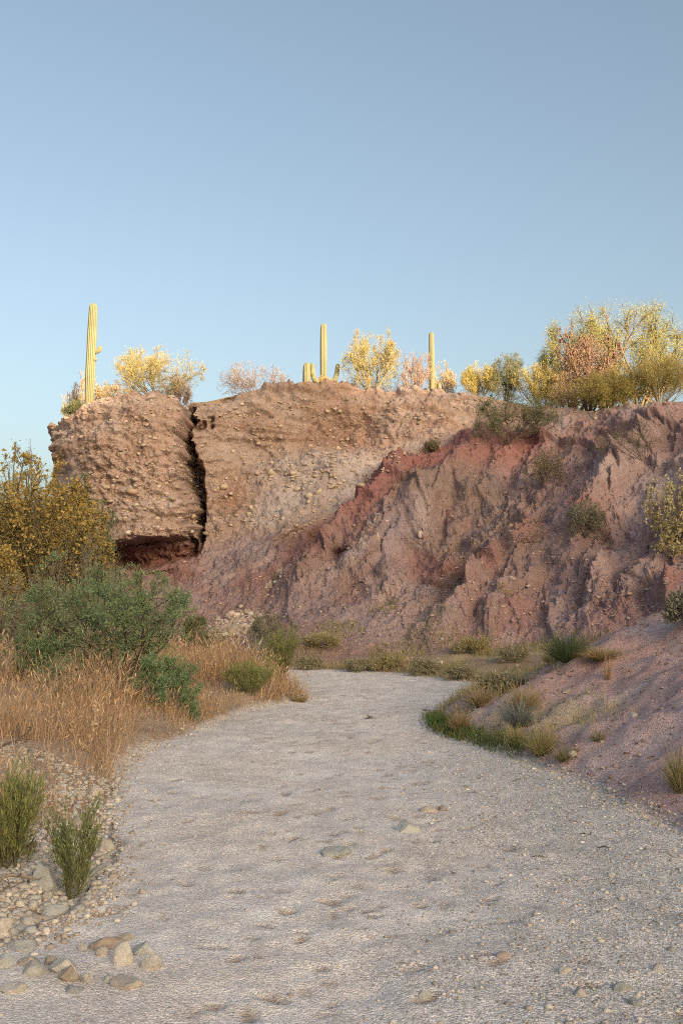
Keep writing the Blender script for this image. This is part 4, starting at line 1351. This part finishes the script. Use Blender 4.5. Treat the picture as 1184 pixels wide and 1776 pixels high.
# narrow green fringe along the right bank's bend
fr = flat(np.interp(rng.random(2600), np.linspace(0, 1, 6), [745, 752, 765, 800, 850, 915]), np.interp(rng.random(2600), [0, 1], [0, 1]) * 0 + 1250)
t = rng.random(2600)
fpx = np.interp(t, np.linspace(0, 1, 6), [744, 749, 765, 800, 850, 905])
fpy = np.interp(t, np.linspace(0, 1, 6), [1244, 1256, 1269, 1282, 1298, 1314])
fr = flat(fpx, fpy)
fr[:, :2] += rng.normal(0, 0.07, (2600, 2)) + np.array([0.05, 0.03])
fr[:, 2] = ground_z(fr[:, 0], fr[:, 1], False) - 0.01
carpet('green_fringe', fr, rng.uniform(0.05, 0.15, 2600), [(.10, .16, .05), (.14, .19, .07), (.20, .20, .08)], 0.005, rng, 0.4)


# ------------------------------------------------------------------ rocks
def ico(sub):
    t = (1 + 5 ** .5) / 2
    v = [(-1, t, 0), (1, t, 0), (-1, -t, 0), (1, -t, 0), (0, -1, t), (0, 1, t), (0, -1, -t), (0, 1, -t), (t, 0, -1), (t, 0, 1), (-t, 0, -1), (-t, 0, 1)]
    f = [(0, 11, 5), (0, 5, 1), (0, 1, 7), (0, 7, 10), (0, 10, 11), (1, 5, 9), (5, 11, 4), (11, 10, 2), (10, 7, 6), (7, 1, 8), (3, 9, 4), (3, 4, 2), (3, 2, 6), (3, 6, 8), (3, 8, 9),
         (4, 9, 5), (2, 4, 11), (6, 2, 10), (8, 6, 7), (9, 8, 1)]
    v = [np.array(a, float) / np.linalg.norm(a) for a in v]
    for _ in range(sub):
        cache, nf = {}, []

        def mid(a, b):
            k = (min(a, b), max(a, b))
            if k not in cache:
                m = v[a] + v[b]
                v.append(m / np.linalg.norm(m))
                cache[k] = len(v) - 1
            return cache[k]
        for a, b, c in f:
            ab, bc, ca = mid(a, b), mid(b, c), mid(c, a)
            nf += [(a, ab, ca), (b, bc, ab), (c, ca, bc), (ab, bc, ca)]
        f = nf
    return np.array(v), np.array(f)


ICO = {s: ico(s) for s in (0, 1, 2, 3)}


def rock_shape(seed, sub=3, cuts=9, rough=0.08, round_=0.75):
    r = np.random.default_rng(seed)
    V, F = ICO[sub]
    V = V.copy()
    for _ in range(cuts):
        n = norm(r.normal(0, 1, 3))
        d = r.uniform(round_ * 0.6, round_ * 1.12)
        ex = np.maximum(V @ n - d, 0)
        V = V - ex[:, None] * n * 0.93
    V = V * (1 + rough * fbm(V[:, 0] * 2 + seed, V[:, 1] * 2, V[:, 2] * 2, 3, seed)[:, None] + 0.06 * fbm(V[:, 0] * 6 + seed, V[:, 1] * 6, V[:, 2] * 6, 2, seed + 5)[:, None])
    lo, hi = V.min(0), V.max(0)
    return (V - (lo + hi) / 2) / (hi - lo), F          # unit box


ROCKS = [mesh_np('rock', *(lambda a: (a[0], [a[1]]))(rock_shape(800 + i, 3, 12 + i % 5, 0.05, 0.66 + 0.02 * (i % 4))), M_ROCK, None, False) for i in range(10)]
ROUND = [mesh_np('rock', *(lambda a: (a[0], [a[1]]))(rock_shape(830 + i, 3, 6, 0.10, 0.88)), M_ROCK, None, False) for i in range(3)]
SMALL = [mesh_np('stone', *(lambda a: (a[0], [a[1]]))(rock_shape(850 + i, 1, 5, 0.10, 0.75)), M_ROCK, None, False) for i in range(8)]


def rock(name, label, cat, box, colr, meshes=ROCKS, sink=0.22, rz=None, group=None, tilt=0.25, deep=0.8, k=None):
    x0, y0, x1, y1 = box
    h = hit((x0 + x1) / 2, y1 - 0.15 * (y1 - y0))
    p = h[0]
    dep = p.y
    w = (x1 - x0) / FPX * dep
    ht = (y1 - y0) / FPX * dep * (0.85 if meshes is ROCKS else 1.0)
    me = meshes[(random.randrange(len(meshes)) if k is None else k)]
    o = link(name, me, None, (p.x, p.y + 0.25 * w * deep, p.z + ht * (0.5 - sink)))
    o.scale = (w, w * deep, ht * (1 + sink))
    o.rotation_euler = (random.uniform(-tilt, tilt), random.uniform(-tilt, tilt), random.uniform(-.3, .3) if rz is None else rz)
    g_ = np.array(colr) * 0.70 + np.array((.56, .54, .52)) * 0.30
    o.color = (*g_, 1)
    return tag(o, label, cat, group)


WHT, GRY, BLU, BRN, TAN_, PNK, SLT = (.50, .47, .43), (.34, .32, .295), (.30, .325, .335), (.27, .19, .13), (.40, .32, .25), (.40, .29, .25), (.24, .28, .28)
for lab, box, c, mm, ht in [
    ('blue grey pyramid shaped boulder standing beside the short broom', (49, 1494, 97, 1548), (.27, .295, .31), ROCKS, .1),
    ('flat brown sided slab right of the short broom', (143, 1496, 193, 1528), GRY, ROCKS, .2),
    ('tan wedge of rock below the short broom', (100, 1512, 140, 1538), TAN_, ROCKS, .2),
    ('bluish white angular rock on the edge of the sand', (61, 1569, 114, 1594), (.36, .38, .39), ROCKS, .2),
    ('brown flat slab on the edge of the sand, left of the bluish rock', (27, 1586, 72, 1614), (.30, .25, .20), ROCKS, .2),
    ('white lump of rock cut by the left edge', (-16, 1588, 18, 1626), WHT, ROCKS, .2),
    ('grey wedge with a dark front face at the sand edge', (167, 1449, 203, 1480), (.34, .31, .28), ROCKS, .2),
    ('pale long stone near the top of the stony strip', (143, 1361, 178, 1382), (.42, .36, .31), ROCKS, .2),
    ('pale blue stone right of the stony strip', (153, 1390, 178, 1404), BLU, ROCKS, .2),
    ('dark rounded stone behind the short broom', (120, 1416, 150, 1440), (.22, .19, .16), ROUND, .2),
    ('orange brown long stone lying in the sand', (152, 1626, 217, 1650), (.36, .245, .16), ROCKS, .3),
    ('round white stone in the sand', (194, 1637, 233, 1678), (.55, .52, .48), ROUND, .1),
    ('white stone resting on a brown one in the sand', (84, 1659, 137, 1692), (.52, .50, .47), ROCKS, .15),
    ('brown stone under the white one', (100, 1674, 137, 1707), (.26, .20, .15), ROCKS, .1),
    ('pale blue flaky rock beside the round white stone', (226, 1628, 272, 1660), (.36, .385, .40), ROCKS, .3),
    ('white banded rock right of the round white stone', (242, 1655, 282, 1684), (.50, .46, .41), ROCKS, .3),
    ('small white block right of the brown stone', (136, 1687, 160, 1707), (.46, .45, .43), ROCKS, .2),
    ('flat grey ribbed rock left of the white stone pair', (36, 1668, 86, 1694), (.36, .355, .34), ROCKS, .3),
    ('dark blue slate chip lying in the sand', (108, 1711, 146, 1724), (.26, .29, .31), ROCKS, .35),
    ('long flat brown rock right of the slate chip', (188, 1694, 246, 1716), (.36, .31, .275), ROCKS, .4),
    ('small white upright stone behind the orange brown one', (135, 1632, 150, 1651), WHT, ROCKS, .2),
    ('white bluish rock at the left edge in the sand', (-12, 1654, 28, 1680), (.44, .45, .45), ROCKS, .3),
    ('tan low rock left of the white stone pair', (26, 1655, 72, 1676), (.40, .34, .28), ROCKS, .35),
    ('flat grey blue rock nearest the sand edge at the left', (8, 1630, 62, 1650), (.33, .345, .345), ROCKS, .4),
    ('flat pale rock at the left edge, lowest of the cluster', (-5, 1698, 58, 1722), (.40, .385, .36), ROCKS, .45),
    ('small brown stone left of the white stone pair', (76, 1655, 98, 1676), (.30, .25, .21), ROCKS, .2),
    ('pale stone half sunk beside the round white stone', (163, 1642, 190, 1660), (.48, .41, .35), ROUND, .35),
    ('pale chip in the sand below the round white stone', (178, 1690, 202, 1705), (.44, .42, .40), ROCKS, .3),
    ('grey brown stone behind the orange brown one', (203, 1618, 236, 1634), (.33, .30, .27), ROCKS, .3),
    ('greenish slate stone alone in the middle of the wash', (558, 1467, 608, 1486), (.27, .31, .30), ROCKS, .35),
    ('pale greenish white stone right of the middle of the wash', (688, 1424, 738, 1446), (.42, .44, .41), ROCKS, .35),
    ('brown clod beside the footprints up the wash', (759, 1395, 774, 1408), (.27, .19, .14), ROCKS, .25),
    ('low pinkish clod left of the brown one', (726, 1397, 760, 1409), (.44, .36, .31), ROUND, .5),
    ('bluish white pebble at the bottom of the wash', (726, 1714, 748, 1736), (.42, .45, .46), ROCKS, .3),
    ('pink flat stone in the gravel', (858, 1650, 888, 1663), (.40, .29, .26), ROUND, .55),
    ('pale flat stone right of the pink one', (968, 1676, 992, 1690), (.44, .43, .39), ROCKS, .3),
    ('greenish slate chip at the bottom right', (1064, 1704, 1098, 1722), (.20, .25, .245), ROCKS, .35),
    ('blue slate chip below the greenish one', (1088, 1730, 1112, 1746), (.24, .28, .30), ROCKS, .3),
    ('round pale stone at the right of the gravel', (1132, 1672, 1152, 1688), (.42, .42, .40), ROUND, .3),
    ('pale stone among the gravel near the bottom', (996, 1712, 1020, 1730), (.44, .41, .39), ROCKS, .3),
    ('white chip in the gravel', (1054, 1512, 1068, 1522), (.48, .48, .50), ROCKS, .25),
    ('pale stone at the foot of the mauve mound', (984, 1302, 1004, 1313), (.45, .39, .33), ROUND, .2),
    ('white stone halfway up the mauve mound', (1092, 1234, 1110, 1246), (.46, .42, .41), ROCKS, .2),
    ('brown stone on the crest of the right bank', (974, 1192, 992, 1204), (.28, .22, .17), ROCKS, .2),
    ('white stone at the far edge of the wash', (758, 1144, 770, 1152), (.46, .42, .40), ROCKS, .2),
]:
    rock('rock', lab, 'rock', box, c, mm, ht + .16)

rng = np.random.default_rng(77)
# stones of the dry stony strip on the left bank
n = 0
tries = 0
cols_st = [(.44, .385, .335), WHT, (.38, .365, .345), (.45, .40, .37), (.44, .41, .38), (.52, .49, .455), (.40, .375, .35), (.37, .38, .385)]
while n < 170 and tries < 4000:
    tries += 1
    py = rng.uniform(1372, 1628)
    pxm = np.interp(py, [1372, 1400, 1500, 1560, 1590, 1628], [175, 195, 185, 165, 110, 30])
    px = pxm - (pxm + 20) * rng.random() ** 1.15
    s = rng.uniform(6, 14) * (1 + 0.9 * (rng.random() < 0.15)) * (0.7 + 0.5 * (py - 1372) / 250)
    rock('stone', 'small angular stone of the stony strip left of the sand', 'stone', (px - s / 2, py - s * rng.uniform(.4, .75), px + s / 2, py), cols_st[rng.integers(len(cols_st))], SMALL, .2, rng.uniform(0, 6.28), 'loose stones on the left bank strip', .5, 0.85)
    n += 1


def scatter_stones(name, P, size, cols, rng, mat, parent=None, sub=0, flatz=0.6):
    """many small stones as one mesh"""
    V0, F0 = ICO[sub]
    n = len(P)
    V = V0[None] * (1 + rng.normal(0, .16, (n, len(V0), 1)))
    sc = size[:, None, None] * np.stack([rng.uniform(.8, 1.3, n), rng.uniform(.7, 1.1, n), rng.uniform(flatz * .7, flatz * 1.3, n)], 1)[:, None]
    V = V * sc
    a = rng.uniform(0, 6.28, n)
    ca, sa = np.cos(a)[:, None], np.sin(a)[:, None]
    V = np.stack([V[..., 0] * ca - V[..., 1] * sa, V[..., 0] * sa + V[..., 1] * ca, V[..., 2]], -1) + P[:, None]
    F = (F0[None] + (np.arange(n) * len(V0))[:, None, None]).reshape(-1, 3)
    C = np.repeat(pick(rng, cols, n, .2), len(V0), 0)
    o = link(name, mesh_np(name, V.reshape(-1, 3), [F], mat, C), parent)
    tag(o, kind='stuff')
    return o


# gravel: dense at the right and near the camera
N = 60000
gxs = rng.uniform(-2.2, 3.2, N)
gys = 3.1 + 8.0 * rng.random(N) ** 1.5
dd = wash_sd(gxs, gys)
pr = 0.03 + 0.97 * sst(-0.1, 1.3, gxs - 0.04 * (gys - 4) + 0.5 * fbm(gxs * 0.6, gys * 0.6, gxs * 0, 3, 720))
kk = (dd < 0.1) & (rng.random(N) < pr * 0.55) & (np.abs(gxs) < 0.36 * gys + 0.3)
gxs, gys = gxs[kk], gys[kk]
sz = np.clip(rng.lognormal(-5.25, 0.45, len(gxs)), 0.0025, 0.02)
scatter_stones('gravel', np.stack([gxs, gys, ground_z(gxs, gys) + sz * 0.15], 1), sz, [(.52, .49, .46), (.42, .39, .36), (.30, .275, .25), (.58, .55, .52), (.42, .35, .31), (.24, .23, .22), (.47, .44, .41)], rng, M_PEBBLE)
# litter caught along both edges of the wash
tt = rng.random(5200) * (len(wash_px) - 2)
ii = tt.astype(int)
ep = _wp[ii] + (_wp[ii + 1] - _wp[ii]) * (tt - ii)[:, None]
ep = ep + rng.normal(0, 0.10, ep.shape)
kk = (ep[:, 1] > 3.5) & (ep[:, 1] < 22) & (np.abs(ep[:, 0]) < 5)
ep = ep[kk]
scatter_stones('edge_litter', np.stack([ep[:, 0], ep[:, 1], ground_z(ep[:, 0], ep[:, 1]) + 0.003], 1), np.clip(rng.lognormal(-4.7, 0.5, len(ep)), .004, .03), [(.44, .39, .35), (.36, .31, .275), (.52, .48, .44), (.32, .28, .25)], rng, M_PEBBLE)
# grit and small stones under the left strip and on the mauve mound
N = 14000
ppx = rng.uniform(-40, 205, N)
ppy = rng.uniform(1345, 1640, N)
P0 = flat(ppx, ppy)
dd = wash_sd(P0[:, 0], P0[:, 1])
P0 = P0[(dd > 0.0)][:5200]
P0[:, 2] = ground_z(P0[:, 0], P0[:, 1]) + 0.003
scatter_stones('stony_litter', P0, np.clip(rng.lognormal(-4.3, 0.5, len(P0)), .005, .035), cols_st, rng, M_PEBBLE)
N = 9000
gxs = rng.uniform(1.1, 6.5, N)
gys = rng.uniform(6, 16, N)
dd = wash_sd(gxs, gys)
kk = (dd > 0.02) & (rng.random(N) < 0.8)
P0 = np.stack([gxs[kk], gys[kk], ground_z(gxs[kk], gys[kk]) + 0.004], 1)
scatter_stones('mound_grit', P0, np.clip(rng.lognormal(-4.6, 0.5, len(P0)), .004, .03), [(.30, .23, .21), (.25, .18, .165), (.36, .30, .27), (.20, .13, .115)], rng, M_PEBBLE)

# ------------------------------------------------------------------ stones in the cliff
EMB = [mesh_np('embedded_stone', *(lambda a: (a[0], [a[1]]))(rock_shape(870 + i, 1, 6, 0.10, 0.72)), M_ROCK, None, False) for i in range(8)]


def emb(px, py, w, h_, c):
    h = hit(px, py)
    if h is None or not h[2]:
        return
    p, nrm, _ = h
    d = p.y
    o = link('embedded_stone', EMB[random.randrange(8)], cliff, (p.x, p.y + 0.05 * w / FPX * d, p.z))
    o.scale = (w / FPX * d, w / FPX * d * 0.8, h_ / FPX * d)
    o.rotation_euler = (random.uniform(-.3, .3), random.uniform(-.25, .25), random.uniform(0, 6.28))
    o.color = (*c, 1)


for px, py, w, h_, c in ((223, 924, 12, 8, (.58, .54, .48)), (274, 898, 12, 8, (.54, .48, .40)), (236, 876, 12, 7, (.52, .46, .38)), (280, 882, 9, 6, (.5, .44, .36)), (338, 935, 8, 12, (.42, .33, .26)),
                         (335, 895, 14, 10, (.46, .36, .27)), (230, 852, 26, 14, (.42, .31, .23)), (470, 820, 18, 17, (.46, .40, .32)), (508, 820, 16, 9, (.48, .41, .33)), (386, 845, 20, 12, (.44, .35, .26)),
                         (553, 852, 16, 12, (.48, .42, .34)), (535, 860, 16, 12, (.45, .39, .32)), (436, 880, 10, 8, (.50, .44, .36)), (515, 848, 18, 9, (.44, .37, .3)), (575, 845, 22, 8, (.44, .38, .30)),
                         (625, 842, 20, 8, (.42, .35, .28)), (185, 845, 14, 8, (.44, .36, .28)), (192, 868, 16, 8, (.44, .36, .28)), (300, 865, 14, 7, (.42, .33, .25)), (262, 690, 22, 7, (.55, .48, .42)), (296, 688, 14, 6, (.5, .44, .38)),
                         (488, 1000, 8, 8, (.50, .45, .42)), (478, 1010, 10, 7, (.50, .45, .42)), (470, 1018, 8, 6, (.48, .43, .40)), (728, 927, 10, 14, (.46, .37, .33)), (655, 930, 6, 16, (.45, .36, .33))):
    emb(px, py, w, h_, c)
n = 0
while n < 240:
    px, py = rng.uniform(150, 860), rng.uniform(690, 925)
    b_ = np.interp(px, bx, by)
    if py > b_ - 8:
        continue
    dens = 0.35 + 0.9 * math.exp(-(((px - 545) / 90) ** 2 + ((py - 820) / 40) ** 2)) + 0.6 * math.exp(-(((px - 250) / 80) ** 2 + ((py - 870) / 40) ** 2))
    if rng.random() > dens:
        continue
    s = rng.uniform(5, 11)
    c = np.array((.42, .345, .285)) * rng.uniform(.8, 1.25)
    emb(px, py, s, s * rng.uniform(.45, .75), tuple(c))
    n += 1
pts = []
while len(pts) < 1500:
    px, py = rng.uniform(97, 1190), rng.uniform(690, 930)
    if py > np.interp(px, bx, by) - 3 or rng.random() > 0.75:
        continue
    if 0.5 + 0.9 * math.sin(py / 9.0 + px / 70.0 + 2 * math.sin(px / 45.0)) * math.sin(px / 31.0 + py / 17.0) < rng.random():
        continue
    h = hit(px, py)
    if h and h[2]:
        pts.append(tuple(h[0]))
P0 = np.array(pts)
scatter_stones('pebble_layer', P0, np.clip(rng.lognormal(-3.2, .4, len(P0)), .015, .1), [(.42, .345, .29), (.48, .40, .34), (.36, .29, .24), (.44, .36, .30)], rng, M_PEBBLE, cliff)
# pale rubble below the crack, and small stones on the talus
pts = []
for _ in range(900):
    t = rng.random()
    px = 440 - 85 * t + rng.normal(0, 12 + 10 * t)
    py = 1066 + 48 * t + rng.normal(0, 6 + 5 * t)
    h = hit(px, py)
    if h:
        pts.append(tuple(h[0]))
for _ in range(90):
    t = rng.random()
    h = hit(490 - 30 * t + rng.normal(0, 3), 990 + 32 * t + rng.normal(0, 3))
    if h:
        pts.append(tuple(h[0]))
P0 = np.array(pts)
scatter_stones('pale_rubble', P0, np.clip(rng.lognormal(-3.15, .5, len(P0)), .02, .13), [(.38, .325, .30), (.43, .385, .355), (.32, .265, .245), (.36, .295, .265)], rng, M_PEBBLE)
pts = []
for _ in range(2600):
    px = rng.uniform(300, 1184)
    py = rng.uniform(1000, 1185)
    h = hit(px, py)
    if h and h[0].y > 17 and wash_sd(np.array([h[0].x]), np.array([h[0].y]))[0] > 0:
        pts.append(tuple(h[0]))
P0 = np.array(pts)
scatter_stones('talus_stones', P0, np.clip(rng.lognormal(-4.0, .55, len(P0)), .01, .09), [(.36, .28, .25), (.30, .22, .20), (.40, .33, .30), (.26, .18, .16)], rng, M_PEBBLE)


pts = []
for _ in range(4200):
    px, py = rng.uniform(300, 1190), rng.uniform(730, 1120)
    if py < np.interp(px, bx, by) + 6:
        continue
    h = hit(px, py)
    if h and h[2]:
        pts.append(tuple(h[0]))
P0 = np.array(pts)
scatter_stones('mud_clods', P0, np.clip(rng.lognormal(-3.95, .5, len(P0)), .01, .07), [(.37, .28, .265), (.31, .22, .205), (.43, .35, .335), (.35, .24, .22)], rng, M_PEBBLE, cliff)

# ------------------------------------------------------------------ dead wood
def stick(label, pts, r, c, name='dead_branch'):
    P = np.array([at(float(a), float(b), d) for a, b, d in pts])
    root = thing(name, label, 'branch', tuple(P[0]))
    r_ = np.random.default_rng(int(pts[0][0] + 3000))
    Q = catmull(P - P[0], np.linspace(0, len(P) - 1, 14)) + r_.normal(0, r * .5, (14, 3))
    v, f = tubes(Q[None], np.linspace(r, r * .35, 14)[None], 6)
    b = Buf()
    b.add(v, f, c)
    pos, dd, ln, idx, t = sprout(r_, Q[None], np.array([np.linalg.norm(Q[-1])]), 6, .35, .6)
    T = grow(r_, pos, dd, ln, 5, .12, np.array([0, 0, 0.02]))
    v, f = tubes(T, np.repeat(np.linspace(r * .4, r * .12, 5)[None], 6, 0), 4)
    b.add(v, f, c)
    link('limb', b.mesh('limb', M_BARK, True), root)


stick('dark bare branch leaning over the dry grass at the left', [(-10, 1300, 9.0), (30, 1283, 9.1), (55, 1262, 9.3)], .012, (.10, .08, .07))
stick('grey dead branch on the ground left of the pyramid boulder', [(-10, 1528, 5.35), (30, 1516, 5.4), (70, 1524, 5.45)], .012, (.26, .22, .19))
stick('second grey dead branch at the left edge near the boulder', [(-12, 1556, 5.0), (10, 1540, 5.1), (22, 1528, 5.2)], .009, (.20, .17, .15))
stick('pale dry stalk lying on the stony strip', [(36, 1402, 7.4), (60, 1399, 7.5), (92, 1401, 7.5)], .008, (.40, .33, .26))
stick('thin dark twigs at the tip of the stony strip', [(140, 1330, 9.3), (165, 1345, 9.0), (196, 1372, 8.4)], .008, (.16, .12, .10))
stick('dark bare twigs at the bank tip beside the light green broom', [(470, 1190, 17.5), (480, 1178, 17.5), (492, 1168, 17.6)], .012, (.13, .10, .08))
for lab, a in (('small dark twig in the gravel, upper of three', (1012, 1447)), ('small dark twig in the gravel, right of three', (1045, 1470)), ('small dark twig in the gravel, left of three', (932, 1486))):
    h = hit(*a)
    p = h[0]
    px_, py_ = a
    stick(lab, [(px_ - 12, py_ + 2, p.y), (px_, py_ - 2, p.y + .01), (px_ + 12, py_, p.y - .02)], .005, (.07, .06, .05), 'twig')
# tall pale seed stalks in the dry grass
for i, (x0, y0, x1, y1, d) in enumerate(((150, 1325, 168, 1220, 10.0), (130, 1305, 124, 1250, 10.2), (145, 1310, 182, 1268, 9.9), (178, 1330, 142, 1292, 9.8), (64, 1215, 80, 1196, 11.5))):
    lab = ['tallest pale seed stalk rising from the dry grass', 'upright pale seed stalk left of the tallest one', 'pale seed stalk leaning right over the grass', 'bent pale stalk leaning left at the sand edge', 'pale stalk standing near the left mesquite'][i]
    P = np.array([at(float(x0), float(y0), d), at((x0 + x1) / 2.0 + 2, (y0 + y1) / 2.0, d), at(float(x1), float(y1), d)])
    root = thing('seed_stalk', lab, 'grass stalk', tuple(P[0]))
    Q = catmull(P - P[0], np.linspace(0, 2, 10))
    v, f = tubes(Q[None], np.linspace(.006, .003, 10)[None], 5)
    b = Buf()
    b.add(v, f, (.52, .40, .27))
    link('stem', b.mesh('stem', M_BARK, True), root)
    r_ = np.random.default_rng(i + 900)
    pos, dd, ln, idx, t = sprout(r_, Q[None, 5:], np.array([.2]), 60, 1, .7, 0.1)
    ll = r_.uniform(.02, .05, 60)
    v, f = leaves(pos, dd, ll, ll * .25, r_)
    b = Buf()
    b.add(v, f, np.repeat(pick(r_, [(.58, .47, .34), (.50, .38, .26)], 60), 4, 0))
    link('seed_head', b.mesh('seed_head', M_GRASS), root)
